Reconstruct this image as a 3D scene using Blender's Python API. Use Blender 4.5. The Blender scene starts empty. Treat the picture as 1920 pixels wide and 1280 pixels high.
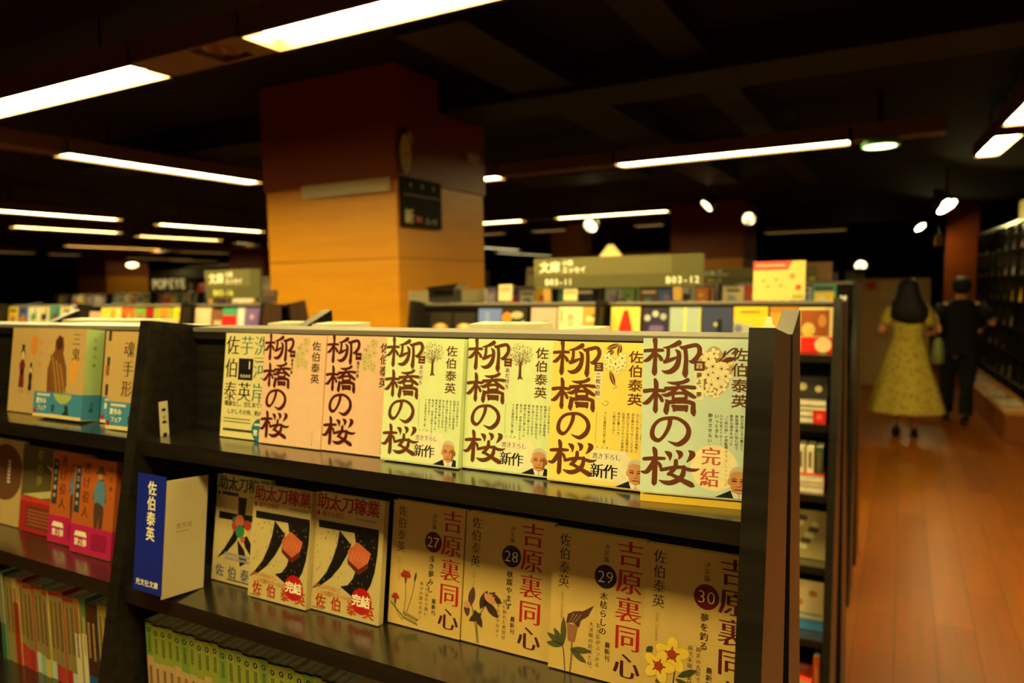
import bpy, bmesh, math, random
from math import sin, cos, pi, radians
from mathutils import Vector, Matrix

C = bpy.context.scene.collection
SC = bpy.context.scene
H = 1.6                                   # eye height; racks are a little lower than the eye

# ------------------------------------------------------------------ camera
def make_camera():
    yaw, pitch, roll = radians(28.56), radians(4.46), radians(-1.043)
    f = Vector((-sin(yaw)*cos(pitch), cos(yaw)*cos(pitch), -sin(pitch)))
    r = Vector((cos(yaw), sin(yaw), 0)); u = r.cross(f)
    r2 = cos(roll)*r + sin(roll)*u; u2 = -sin(roll)*r + cos(roll)*u
    cd = bpy.data.cameras.new('camera'); co = bpy.data.objects.new('camera', cd); C.objects.link(co)
    M = Matrix((r2, u2, -f)).transposed().to_4x4(); M.translation = Vector((0, 0, H)); co.matrix_world = M
    cd.sensor_width = 36.0; cd.lens = 1346.5/1920*36; cd.clip_start = 0.02; cd.clip_end = 120
    cd.dof.use_dof = True; cd.dof.focus_distance = 0.72; cd.dof.aperture_fstop = 4.6
    SC.camera = co
make_camera()

# ------------------------------------------------------------------ world and exposure
w = bpy.data.worlds.new('world'); SC.world = w; w.use_nodes = True
w.node_tree.nodes['Background'].inputs[0].default_value = (1.0, 0.62, 0.25, 1)
w.node_tree.nodes['Background'].inputs[1].default_value = 0.006
SC.view_settings.view_transform = 'Standard'; SC.view_settings.look = 'None'
SC.view_settings.exposure = 0.0; SC.view_settings.gamma = 1.0; SC.view_settings.use_curve_mapping = False
SC.cycles.use_denoising = True
SC.cycles.max_bounces = 6; SC.cycles.diffuse_bounces = 4; SC.cycles.glossy_bounces = 3
SC.cycles.sample_clamp_indirect = 4.0; SC.cycles.blur_glossy = 0.5
LAMP = (1.0, 0.82, 0.30)                  # warm tubes
S_FRONT, S_FILL, S_NEAR, S_AISLE, S_MID, S_FAR = 24.5, 17.0, 98.0, 66.0, 36.0, 5.0

# ------------------------------------------------------------------ materials
def lin(v):
    v = v/255.0
    return v/12.92 if v <= 0.04045 else ((v+0.055)/1.055)**2.4
def rgb(r, g, b): return (lin(r), lin(g), lin(b))
_M = {}
def mat(name, col, rough=0.55, spec=0.4, var=0.06, scale=40.0, stretch=(1, 1, 1), bump=0.0):
    key = name
    if key in _M: return _M[key]
    m = bpy.data.materials.new(name); m.use_nodes = True; nt = m.node_tree; b = nt.nodes['Principled BSDF']
    b.inputs['Roughness'].default_value = rough; b.inputs['Specular IOR Level'].default_value = spec
    tc = nt.nodes.new('ShaderNodeTexCoord'); mp = nt.nodes.new('ShaderNodeMapping'); nz = nt.nodes.new('ShaderNodeTexNoise')
    mp.inputs['Scale'].default_value = stretch
    nt.links.new(tc.outputs['Object'], mp.inputs['Vector']); nt.links.new(mp.outputs['Vector'], nz.inputs['Vector'])
    nz.inputs['Scale'].default_value = scale; nz.inputs['Detail'].default_value = 4
    cr = nt.nodes.new('ShaderNodeValToRGB')
    cr.color_ramp.elements[0].position = 0.3; cr.color_ramp.elements[1].position = 0.7
    cr.color_ramp.elements[0].color = tuple(c*(1-var) for c in col)+(1,)
    cr.color_ramp.elements[1].color = tuple(min(1, c*(1+var)) for c in col)+(1,)
    nt.links.new(nz.outputs['Fac'], cr.inputs['Fac']); nt.links.new(cr.outputs['Color'], b.inputs['Base Color'])
    if bump:
        bp = nt.nodes.new('ShaderNodeBump'); bp.inputs['Strength'].default_value = bump; bp.inputs['Distance'].default_value = 0.002
        nt.links.new(nz.outputs['Fac'], bp.inputs['Height']); nt.links.new(bp.outputs['Normal'], b.inputs['Normal'])
    _M[key] = m; return m
def paper(r, g, b): return mat('paper_%d_%d_%d' % (r, g, b), rgb(r, g, b), 0.45, 0.35, 0.03, 60)
def ink(r, g, b): return mat('ink_%d_%d_%d' % (r, g, b), rgb(r, g, b), 0.5, 0.3, 0.06, 90)
def emit(name, col, s):
    if name in _M: return _M[name]
    m = bpy.data.materials.new(name); m.use_nodes = True; nt = m.node_tree; nt.nodes.clear()
    e = nt.nodes.new('ShaderNodeEmission'); e.inputs[0].default_value = col+(1,); e.inputs[1].default_value = s
    o = nt.nodes.new('ShaderNodeOutputMaterial'); nt.links.new(e.outputs[0], o.inputs[0]); _M[name] = m; return m

def floor_material():
    m = bpy.data.materials.new('floor_planks'); m.use_nodes = True; nt = m.node_tree; b = nt.nodes['Principled BSDF']
    tc = nt.nodes.new('ShaderNodeTexCoord'); mp = nt.nodes.new('ShaderNodeMapping')
    mp.inputs['Rotation'].default_value = (0, 0, radians(90)); nt.links.new(tc.outputs['Object'], mp.inputs['Vector'])
    br = nt.nodes.new('ShaderNodeTexBrick'); br.offset = 0.37
    br.inputs['Scale'].default_value = 1.0; br.inputs['Brick Width'].default_value = 1.25; br.inputs['Row Height'].default_value = 0.16
    br.inputs['Mortar Size'].default_value = 0.002; br.inputs['Bias'].default_value = 0.0
    br.inputs['Color1'].default_value = (0.42, 0.112, 0.005, 1); br.inputs['Color2'].default_value = (0.31, 0.076, 0.003, 1)
    br.inputs['Mortar'].default_value = (0.10, 0.028, 0.002, 1)
    nt.links.new(mp.outputs['Vector'], br.inputs['Vector'])
    nz = nt.nodes.new('ShaderNodeTexNoise'); m2 = nt.nodes.new('ShaderNodeMapping'); m2.inputs['Scale'].default_value = (30, 1.5, 30)
    nt.links.new(tc.outputs['Object'], m2.inputs['Vector']); nt.links.new(m2.outputs['Vector'], nz.inputs['Vector'])
    nz.inputs['Scale'].default_value = 1.0; nz.inputs['Detail'].default_value = 6
    mx = nt.nodes.new('ShaderNodeMix'); mx.data_type = 'RGBA'; mx.blend_type = 'MULTIPLY'; mx.inputs[0].default_value = 0.5
    nt.links.new(br.outputs['Color'], mx.inputs[6]); nt.links.new(nz.outputs['Color'], mx.inputs[7])
    nt.links.new(mx.outputs[2], b.inputs['Base Color'])
    b.inputs['Roughness'].default_value = 0.33; b.inputs['Specular IOR Level'].default_value = 0.45
    return m
def wood_material(name, c1, c2, rough=0.4, axis=(2, 2, 40)):
    if name in _M: return _M[name]
    m = bpy.data.materials.new(name); m.use_nodes = True; nt = m.node_tree; b = nt.nodes['Principled BSDF']
    tc = nt.nodes.new('ShaderNodeTexCoord'); mp = nt.nodes.new('ShaderNodeMapping'); mp.inputs['Scale'].default_value = axis
    nt.links.new(tc.outputs['Object'], mp.inputs['Vector'])
    nz = nt.nodes.new('ShaderNodeTexNoise'); nz.inputs['Scale'].default_value = 1.3; nz.inputs['Detail'].default_value = 8; nz.inputs['Distortion'].default_value = 0.6
    nt.links.new(mp.outputs['Vector'], nz.inputs['Vector'])
    cr = nt.nodes.new('ShaderNodeValToRGB'); cr.color_ramp.elements[0].position = 0.32; cr.color_ramp.elements[1].position = 0.68
    cr.color_ramp.elements[0].color = c1+(1,); cr.color_ramp.elements[1].color = c2+(1,)
    nt.links.new(nz.outputs['Fac'], cr.inputs['Fac']); nt.links.new(cr.outputs['Color'], b.inputs['Base Color'])
    b.inputs['Roughness'].default_value = rough; b.inputs['Specular IOR Level'].default_value = 0.4
    _M[name] = m; return m

M_RACK = wood_material('black_rack_laminate', (0.011, 0.0085, 0.006), (0.02, 0.015, 0.010), 0.20, (3, 60, 60))
M_RACK.node_tree.nodes['Principled BSDF'].inputs['Specular IOR Level'].default_value = 0.25
M_SHELF = wood_material('glossy_black_shelf', (0.011, 0.0085, 0.006), (0.02, 0.015, 0.010), 0.20, (3, 60, 60))
M_SHELF.node_tree.nodes['Principled BSDF'].inputs['Specular IOR Level'].default_value = 1.0
M_SHELF.node_tree.nodes['Principled BSDF'].inputs['Coat Weight'].default_value = 0.7
M_SHELF.node_tree.nodes['Principled BSDF'].inputs['Coat Roughness'].default_value = 0.2
M_SHELF.node_tree.nodes['Principled BSDF'].inputs['Coat IOR'].default_value = 1.7
M_SIDE = wood_material('dark_rack_side', (0.05, 0.022, 0.012), (0.075, 0.034, 0.017), 0.36, (60, 60, 3))
M_TOP = mat('grey_rack_top', rgb(118, 108, 98), 0.42, 0.4, 0.04, 30)
M_PAGE = mat('page_block_paper', rgb(225, 212, 180), 0.8, 0.2, 0.10, 400, (0.2, 0.2, 1))
M_WHITE = paper(232, 228, 214)

# ------------------------------------------------------------------ object helpers
def tag(o, label, cat, group=None):
    o['label'] = label; o['category'] = cat
    if group: o['group'] = group
    return o
def thing(name, label, cat, loc=(0, 0, 0), rot=(0, 0, 0), group=None):
    o = bpy.data.objects.new(name, None); o.empty_display_size = 0.05; C.objects.link(o)
    o.location = loc; o.rotation_euler = rot
    return tag(o, label, cat, group)
class MB:
    def __init__(s, off=(0, 0, 0)):
        s.v = []; s.f = []; s.mi = []; s.ms = []; s.off = Vector(off)
    def m(s, mt):
        if mt not in s.ms: s.ms.append(mt)
        return s.ms.index(mt)
    def add(s, vs, fs, mt):
        n = len(s.v); s.v += [tuple(v) for v in vs]; k = s.m(mt)
        for f in fs: s.f.append(tuple(i+n for i in f)); s.mi.append(k)
    def poly(s, pts, mt): s.add(pts, [tuple(range(len(pts)))], mt)
    def box(s, x0, x1, y0, y1, z0, z1, mt):
        s.add([(x0,y0,z0),(x1,y0,z0),(x1,y1,z0),(x0,y1,z0),(x0,y0,z1),(x1,y0,z1),(x1,y1,z1),(x0,y1,z1)],
              [(0,3,2,1),(4,5,6,7),(0,1,5,4),(1,2,6,5),(2,3,7,6),(3,0,4,7)], mt)
    def prism_x(s, prof, x0, x1, mt, cap=None):        # prof: (y,z) counter-clockwise seen from +X
        n = len(prof); vs = [(x0, y, z) for y, z in prof]+[(x1, y, z) for y, z in prof]
        s.add(vs, [tuple(range(n-1, -1, -1)), tuple(range(n, 2*n))], cap or mt)
        s.add(vs, [(i, (i+1) % n, n+(i+1) % n, n+i) for i in range(n)], mt)
    def tube(s, pts, rad, mt, n=8, closed=True):
        pts = [Vector(p) for p in pts]; rad = rad if isinstance(rad, (list, tuple)) else [rad]*len(pts)
        vs = []
        for i, p in enumerate(pts):
            d = (pts[min(i+1, len(pts)-1)]-pts[max(i-1, 0)]).normalized()
            a = Vector((0, 0, 1)) if abs(d.z) < 0.9 else Vector((1, 0, 0))
            u = d.cross(a).normalized(); q = d.cross(u)
            for k in range(n):
                t = 2*pi*k/n; vs.append(p+rad[i]*(cos(t)*u+sin(t)*q))
        fs = [(i*n+k, i*n+(k+1) % n, (i+1)*n+(k+1) % n, (i+1)*n+k) for i in range(len(pts)-1) for k in range(n)]
        if closed: fs += [tuple(range(n-1, -1, -1)), tuple(range((len(pts)-1)*n, len(pts)*n))]
        s.add(vs, fs, mt)
    def lathe(s, prof, mt, c=(0, 0, 0), n=20, ax='z'):
        vs = []
        for r, z in prof:
            for k in range(n):
                t = 2*pi*k/n; p = (r*cos(t), r*sin(t), z)
                if ax == 'y': p = (p[0], p[2], p[1])
                if ax == 'x': p = (p[2], p[0], p[1])
                vs.append((p[0]+c[0], p[1]+c[1], p[2]+c[2]))
        m = len(prof)
        s.add(vs, [(i*n+k, i*n+(k+1) % n, (i+1)*n+(k+1) % n, (i+1)*n+k) for i in range(m-1) for k in range(n)]
              + [tuple(range(n-1, -1, -1)), tuple(range((m-1)*n, m*n))], mt)
    def build(s, name, parent=None, smooth=False, recalc=False):
        me = bpy.data.meshes.new(name); o = s.off
        me.from_pydata([(x-o.x, y-o.y, z-o.z) for x, y, z in s.v], [], s.f)
        for mt in s.ms: me.materials.append(mt)
        me.polygons.foreach_set('material_index', s.mi)
        if smooth: me.polygons.foreach_set('use_smooth', [True]*len(s.f))
        me.update()
        if recalc:
            b = bmesh.new(); b.from_mesh(me); bmesh.ops.recalc_face_normals(b, faces=b.faces); b.to_mesh(me); b.free()
        ob = bpy.data.objects.new(name, me); C.objects.link(ob)
        if parent: ob.parent = parent
        else: ob.location = o
        return ob
def structure(mb, name, recalc=False):
    o = mb.build(name, recalc=recalc); o['kind'] = 'structure'; return o

ORD = ['first','second','third','fourth','fifth','sixth','seventh','eighth','ninth','tenth','eleventh','twelfth','thirteenth',
       'fourteenth','fifteenth','sixteenth','seventeenth','eighteenth','nineteenth','twentieth','twenty-first','twenty-second',
       'twenty-third','twenty-fourth','twenty-fifth','twenty-sixth','twenty-seventh','twenty-eighth','twenty-ninth','thirtieth']

# ------------------------------------------------------------------ lettering
TXT = ('柳橋の桜佐伯泰英洗河岸芋猪牙娘あだ討ち二枚絵夢よ、一三四新作書き下ろしシリーズ完結江戸街を騒がせる船頭狙った連続強盗。'
 '命とられた者も出て子周辺に緊張走る舟残千社札は事件解決鍵となか棒術で評判育武師匠ともに真犯人追う！4ヶ月刊行第弾'
 '師匠・小龍太江戸離れ長崎へはじめて知る異国風物目開かゆく身辺さらな危険迫出島プロイセン医見驚べき？'
 '仕掛交易魅力感じ道悩む数奇運辿った「」動人々変え飽きせないっと職業なし住むあて侍剣達者12789305助太刀稼業新たな明日金コネもふたり旅ゴール'
 '吉原裏同心決定版最新刊浅み秋霖やまず木枯釣幸せ溢廓再び魔手雨紛悪党がおびやかす影ぶつ大戦走前代未聞盗賊退治末'
 'SaekiYhde光文社庫小説エッセイB-6泣童鬼魂形逃げ役第夏休フア特ォLOPE大九花御神火井勝!')
class Glyphs(dict):
    def __missing__(s, ch):
        build_glyphs([ch]); return s[ch]
G = Glyphs()
def build_glyphs(chars):
    obs = []
    for ch in chars:
        cu = bpy.data.curves.new('t', 'FONT'); cu.body = ch; cu.size = 1; cu.resolution_u = 2
        ob = bpy.data.objects.new('t', cu); C.objects.link(ob); obs.append((ch, ob, cu))
    dg = bpy.context.evaluated_depsgraph_get()
    for ch, ob, cu in obs:
        ev = ob.evaluated_get(dg); me = ev.to_mesh()
        vs = [(v.co.x, v.co.y-0.358) for v in me.vertices]
        fs = [tuple(p.vertices) for p in me.polygons]
        # outward normals along the outline, so strokes can be fattened or thinned by direction
        cnt = {}
        for f in fs:
            for i in range(len(f)):
                a, b = f[i], f[(i+1) % len(f)]
                if (b, a) in cnt: del cnt[(b, a)]
                else: cnt[(a, b)] = 1
        nx = [0.0]*len(vs); ny = [0.0]*len(vs)
        area = sum((vs[f[i]][0]*vs[f[(i+1) % len(f)]][1]-vs[f[(i+1) % len(f)]][0]*vs[f[i]][1]) for f in fs for i in range(len(f)))
        sg = 1 if area > 0 else -1
        for a, b in cnt:
            dx, dy = vs[b][0]-vs[a][0], vs[b][1]-vs[a][1]; l = math.hypot(dx, dy) or 1
            for k in (a, b): nx[k] += sg*dy/l; ny[k] -= sg*dx/l
        w = (max(v[0] for v in vs)+min(v[0] for v in vs))/2 if vs else 0.5
        if ord(ch) > 0x2fff: w = 0.5
        adv = 1.0 if ord(ch) > 0x2fff else (max(v[0] for v in vs)-min(v[0] for v in vs)+0.09 if vs else 0.3)
        G[ch] = (vs, fs, nx, ny, w, adv)
        ev.to_mesh_clear()
    for ch, ob, cu in obs:
        bpy.data.objects.remove(ob); bpy.data.curves.remove(cu)
build_glyphs(sorted(set(TXT)))

# the brush-lettered title, each stroke a centre line with widths (millimetres on a cover 105 x 150)
BRUSH = {
'柳':'1.5 136.9 2.6 10.7 137.6 2.7 18.8 137.6 2.4/11.3 147.2 4.3 11.8 142.4 3.1 11.9 132.8 3.2 11.6 123.2 3.6 11.4 116.2 4.4 11.5 114.3 2.6/11.0 136.6 2.3 8.3 132.1 3.1 4.5 128.1 3.3 0.4 126.8 1.0/12.8 134.4 1.6 15.8 131.6 2.7 17.7 128.8 3.2/34.3 145.1 4.2 29.3 142.5 3.2 24.2 140.8 1.9 19.4 140.0 0.8/24.2 140.1 2.9 24.2 133.2 2.9 22.9 127.7 2.9/21.2 126.7 3.2 27.2 128.8 2.9 32.9 131.4 1.4/31.4 138.1 1.3 34.2 135.0 3.5 34.2 128.4 3.8 32.0 122.1 4.4 27.7 117.8 4.1 22.6 116.6 2.9 18.3 118.0 0.6/35.4 141.4 1.3 38.3 140.2 3.1 43.9 141.9 3.1 50.7 143.0 3.1 53.6 139.6 3.7 53.2 134.6 3.7 49.9 129.6 3.7 46.9 127.3 3.4 44.1 127.8 0.9/40.2 139.9 3.1 41.2 130.5 3.4 40.9 121.1 3.8 40.6 115.8 4.7 40.9 113.1 2.5',
'橋':'2.4 97.7 3.3 11.6 99.0 2.7 21.4 98.5 2.6/12.2 108.9 2.6 13.3 104.8 3.9 13.4 94.6 3.2 13.1 85.1 3.5 13.1 80.0 4.2 13.4 77.7 2.2/12.6 97.8 2.3 9.3 91.8 3.2 4.8 86.8 3.6 0.4 85.7 0.9/14.3 95.9 1.6 17.4 92.6 2.9 19.3 89.2 2.9/43.2 109.7 3.1 38.3 107.3 2.8 30.7 106.1 2.5 24.6 106.9 0.9/22.6 100.7 3.2 30.9 101.6 2.7 40.9 103.0 2.6 49.6 102.5 3.0/34.5 105.8 2.5 33.4 101.7 2.8/32.8 101.3 2.8 29.7 98.0 3.2 24.1 94.6 3.2 18.9 94.9 0.9/37.2 101.9 2.5 41.1 98.6 3.0 46.2 95.5 3.4 49.9 93.4 2.5/29.3 96.4 2.4 30.0 90.2 2.5/29.2 96.1 2.2 36.1 97.1 2.2 42.1 96.7 2.5/42.1 96.8 2.6 41.7 90.9 2.5/29.7 91.1 2.2 41.7 91.8 2.4/22.7 89.8 1.3 24.4 88.0 3.7 23.9 83.2 4.1 23.4 79.1 4.4 23.8 77.0 2.5/24.4 87.5 3.2 33.9 88.9 3.0 44.0 88.9 3.1 48.9 87.4 3.1/48.9 87.6 3.1 48.7 82.9 4.0 49.0 78.9 4.3 49.5 76.9 2.5/30.6 84.6 2.4 31.1 80.2 2.5/29.3 84.2 2.2 42.9 84.4 2.2/42.6 84.4 2.6 42.4 80.5 2.6/30.7 81.1 2.2 42.7 81.3 2.2',
'の':'27.5 71.7 3.8 26.7 65.6 3.5 23.9 58.8 3.0 20.0 53.1 2.7 16.0 50.7 3.4 11.7 53.1 4.1 10.5 58.3 3.8 12.6 65.2 3.1 18.0 70.5 2.8 26.1 72.6 2.8 34.2 72.5 2.8 41.8 68.1 3.4 45.0 61.8 3.9 43.6 55.1 4.3 39.1 50.1 4.3 33.8 48.0 3.3 25.9 50.6 0.7',
'桜':'3.2 32.2 2.9 12.5 33.3 3.3 22.8 33.9 2.4/12.5 43.0 2.7 13.6 40.5 4.1 14.2 34.5 3.4 13.9 24.4 4.1 13.7 14.3 4.4 13.4 9.3 4.1 13.4 8.2 2.0/12.9 32.3 2.4 10.1 25.4 4.1 5.4 19.8 3.4 -0.9 20.2 0.7/15.4 30.6 1.7 18.3 27.9 3.0 19.4 25.3 2.7/23.6 40.4 1.3 27.1 38.4 4.4 28.1 35.8 3.0 28.0 32.2 0.7/34.0 42.0 1.3 37.5 39.7 4.4 37.6 36.8 3.0 36.0 34.0 0.7/45.7 42.5 1.3 48.8 40.1 4.8 47.6 36.7 3.9 43.8 31.8 0.8/33.7 32.4 3.3 33.3 27.1 3.7 30.1 22.1 3.3 26.8 19.3 2.7/27.5 19.9 2.7 32.3 18.1 3.0 39.1 14.9 3.6 45.9 12.0 4.6 49.3 10.5 3.9 50.4 10.0 2.0/41.3 27.3 3.0 40.3 19.9 4.0 36.4 14.9 4.0 29.8 11.5 4.0 23.7 11.2 3.3 18.2 12.9 0.8/19.9 22.9 2.7 29.3 25.4 3.0 38.7 26.7 2.8 46.7 24.9 2.9 52.0 25.1 2.3 55.9 26.7 0.5',
}
def catmull(p, sub=5):
    if len(p) < 3: return p
    out = []
    for i in range(len(p)-1):
        a = p[max(i-1, 0)]; b = p[i]; c = p[i+1]; d = p[min(i+2, len(p)-1)]
        for k in range(sub):
            t = k/sub
            out.append(tuple(0.5*(2*b[j]+(c[j]-a[j])*t+(2*a[j]-5*b[j]+4*c[j]-d[j])*t*t+(3*b[j]-a[j]-3*c[j]+d[j])*t**3) for j in range(3)))
    out.append(p[-1]); return out

LAY = 0.00011
class Sheet:
    """a printed face: u to the right, v up, in millimetres; each layer lies a hair in front of the last"""
    def __init__(s, mb, fn): s.mb = mb; s.fn = fn
    def P(s, pts, L): return [s.fn(u/1000, v/1000, L*LAY) for u, v in pts]
    def poly(s, pts, mt, L=1): s.mb.poly(s.P(pts, L), mt)
    def rect(s, u0, v0, u1, v1, mt, L=1): s.poly([(u0, v0), (u1, v0), (u1, v1), (u0, v1)], mt, L)
    def disc(s, u, v, r, mt, L=1, n=24, ry=None, rot=0):
        ry = ry or r; c, d = cos(rot), sin(rot)
        s.poly([(u+r*cos(2*pi*k/n)*c-ry*sin(2*pi*k/n)*d, v+r*cos(2*pi*k/n)*d+ry*sin(2*pi*k/n)*c) for k in range(n)], mt, L)
    def burst(s, u, v, r, mt, L=1, n=26):
        s.poly([(u+(r if k % 2 else r*0.88)*cos(pi*k/n), v+(r if k % 2 else r*0.88)*sin(pi*k/n)) for k in range(2*n)], mt, L)
    def stroke(s, pts, mt, L=1, sub=5, lo=-1e9):
        p = catmull(pts, sub); n = len(p); le = []; ri = []
        for i in range(n):
            a = p[max(i-1, 0)]; b = p[min(i+1, n-1)]; dx, dy = b[0]-a[0], b[1]-a[1]; l = math.hypot(dx, dy) or 1
            nx, ny = -dy/l*p[i][2]/2, dx/l*p[i][2]/2
            le.append((max(lo, p[i][0]+nx), p[i][1]+ny)); ri.append((max(lo, p[i][0]-nx), p[i][1]-ny))
        vs = s.P(le+ri, L); s.mb.add(vs, [(i, n+i, n+i+1, i+1) for i in range(n-1)], mt)
        for e in (0, -1):
            if p[e][2] > 0.8:
                s.poly([(max(lo, p[e][0]+p[e][2]/2*cos(2*pi*k/10)), p[e][1]+p[e][2]/2*sin(2*pi*k/10)) for k in range(10)], mt, L+0.03)
    def line(s, pts, w, mt, L=1): s.stroke([(a, b, w) for a, b in pts], mt, L)
    def brush(s, ch, mt, L=1, du=0, dv=0, k=1):
        for q, st in enumerate(BRUSH[ch].split('/')):
            v = list(map(float, st.split()))
            s.stroke([(v[i]*k+du, v[i+1]*k+dv, v[i+2]*k*1.2) for i in range(0, len(v), 3)], mt, L+0.05*q, lo=0.3)
    def glyph(s, ch, u, v, size, mt, L=1, sx=1.0, bx=0.0, by=0.0, rot=0, shear=0.0):
        if ch in ' 　': return
        vs, fs, nx, ny, w, adv = G[ch]; c, d = cos(rot), sin(rot); out = []
        for (x, y), a, b in zip(vs, nx, ny):
            l = math.hypot(a, b) or 1
            X = (x-w+bx*a/l)*size*sx+shear*y*size; Y = (y+by*b/l)*size
            out.append((u+X*c-Y*d, v+X*d+Y*c))
        s.mb.add(s.P(out, L), fs, mt)
    def vtext(s, t, u, v, size, mt, L=1, pitch=None, **k):
        p = pitch or size*1.05
        for i, ch in enumerate(t):
            y = v-p*i-size/2
            if ch in '、。': s.glyph(ch, u+size*0.55, y+size*0.6, size, mt, L, **k)
            elif ch in 'ー―「」': s.glyph('ー' if ch == '―' else ch, u, y, size, mt, L, rot=-pi/2, **k)
            else: s.glyph(ch, u, y, size, mt, L, **k)
    def htext(s, t, u, v, size, mt, L=1, pitch=None, **k):
        x = u
        for ch in t:
            a = (pitch/size if pitch else G[ch][5] if ch != ' ' else 0.3)*size*k.get('sx', 1.0)
            s.glyph(ch, x+a/2, v, size, mt, L, **k); x += a
        return x
SANS = dict(bx=0.012, by=0.012); BOLD = dict(bx=0.035, by=0.035)
MIN = dict(bx=0.012, by=-0.018); MINB = dict(bx=0.045, by=-0.012)
def textlines(s, u, v, w, n, mt, L, gap=3.0, hgt=1.3, rnd=None):       # print too small to read: broken lines of type
    rnd = rnd or random.Random(int(u*7+v*3))
    for i in range(n):
        x = u
        while x < u+w-1.5:
            d = rnd.uniform(0.9, 1.5); s.rect(x, v-i*gap, x+d, v-i*gap+hgt, mt, L); x += d+0.35

# ------------------------------------------------------------------ the room
M_FLOOR = floor_material()
M_CEIL = mat('dark_ceiling_paint', (0.009, 0.0075, 0.004), 0.8, 0.2, 0.25, 3)
M_DUCT = mat('dark_duct_metal', (0.011, 0.008, 0.004), 0.6, 0.3, 0.15, 4)
M_DARK = mat('dark_wall_paint', (0.012, 0.009, 0.007), 0.7, 0.3, 0.2, 3)
mb = MB(); mb.box(-27, 2.6, -4, 26, -0.06, 0, M_FLOOR); structure(mb, 'floor')
mb = MB(); mb.box(-27, 2.6, -4, 26, H+1.2, H+1.3, M_CEIL); structure(mb, 'ceiling')
mb = MB(); mb.box(-27.1, -27, -4, 26, 0, H+1.2, M_DARK); structure(mb, 'wall_left')
mb = MB(); mb.box(-27, 2.6, 26, 26.1, 0, H+1.2, M_DARK); structure(mb, 'wall_back')
mb = MB(); mb.box(-27, 2.6, -4.1, -4, 0, H+1.2, M_DARK); structure(mb, 'wall_front')
mb = MB(); mb.box(2.6, 2.7, -4, 26, 0, H+1.2, M_DARK); structure(mb, 'wall_right')
# ducts and boards under the ceiling
for i, (x0, x1, y0, y1, z0, nm, lb) in enumerate([
    (-1.9, -1.55, 2.5, 8.0, 1.05, 'ceiling_duct', 'dark square duct running along the ceiling right of the pillar'),
    (-1.05, -0.85, 2.6, 9.0, 1.10, 'ceiling_duct', 'narrow dark duct on the ceiling above the middle of the racks'),
    (-6.0, 1.2, 3.6, 4.0, 1.02, 'ceiling_beam', 'wide dark beam crossing the ceiling behind the pillar top'),
    (-3.6, -2.3, 6.6, 7.3, 1.08, 'ceiling_board', 'dim brown board on the ceiling behind the second light track'),
    (-2.0, -1.2, 6.2, 6.6, 1.10, 'ceiling_board', 'small dim brown board on the ceiling right of the wide one')]):
    mb = MB(); mb.box(x0, x1, y0, y1, H+z0, H+1.2, M_DUCT); tag(mb.build(nm), lb, 'ceiling duct')

# ------------------------------------------------------------------ tube lights in open troughs
M_HOUS = mat('tan_trough_paint', rgb(108, 78, 44), 0.5, 0.4, 0.05, 10)
M_TRAY = mat('white_trough_inside', rgb(225, 215, 190), 0.4, 0.5, 0.03, 10)
E_FRONT = emit('tube_glow_front', LAMP, S_FRONT); E_FILL = emit('tube_glow_fill', LAMP, S_FILL); E_NEAR = emit('tube_glow_near', LAMP, S_NEAR); E_AISLE = emit('tube_glow_aisle', LAMP, S_AISLE); E_MID = emit('tube_glow_mid', LAMP, S_MID); E_FAR = emit('tube_glow_far', (1.0, 0.88, 0.42), S_FAR)
ZL = H+0.9
def tube_light(cx, cy, L, ax, e, label, group, w=0.16, z=ZL, dep=None):
    dep = dep or (0.045 if e in (E_NEAR, E_FRONT) else 0.012)
    t = thing('tube_light', label, 'ceiling light', (cx, cy, z), (0, 0, 0 if ax == 'x' else pi/2), group)
    h = MB(); a = L/2+0.015; b = w/2+0.022
    h.box(-a, a, -b, -b+0.014, 0, 0.085, M_HOUS); h.box(-a, a, b-0.014, b, 0, 0.085, M_HOUS)
    h.box(-a, a, -b, b, 0.085, 0.1, M_HOUS)
    h.box(-a, -a+0.012, -b, b, 0, 0.085, M_HOUS); h.box(a-0.012, a, -b, b, 0, 0.085, M_HOUS)
    h.build('housing', t)
    d = MB(); d.box(-L/2, L/2, -w/2, w/2, dep, dep+0.02, e); d.build('diffuser', t)
    for i in range(2):
        g = MB(); x = -L/2*0.6+L*0.6*i; g.tube([(x, 0, 0.1), (x, 0, H+1.2-z)], 0.006, M_DUCT, 6); g.build('suspension_rod', t)
    return t
def beam(x0, x1, y0, y1, label):
    mb = MB((x0, y0, ZL)); mb.box(x0, x1, y0, y1, ZL+0.004, ZL+0.1, M_HOUS)
    return tag(mb.build('light_track_beam'), label, 'light track', 'tan beams joining the tube lights')
# track above the customers, behind the viewer
for i, x in enumerate((-0.62, 1.62)):
    tube_light(x, 0.03, 1.62, 'x', E_FRONT, 'tube light over the aisle in front of the near rack, %s from the left' % ORD[i], 'tube lights over the front aisle', 0.3)
for i, x in enumerate((-2.6, -0.35, 1.6)):  # unseen lights added to soften the shade on the second shelf
    tube_light(x, -2.3, 1.62, 'x', E_FILL, 'unseen tube light added as fill behind the viewer, %s from the left' % ORD[i], 'added fill lights behind the viewer')
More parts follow.
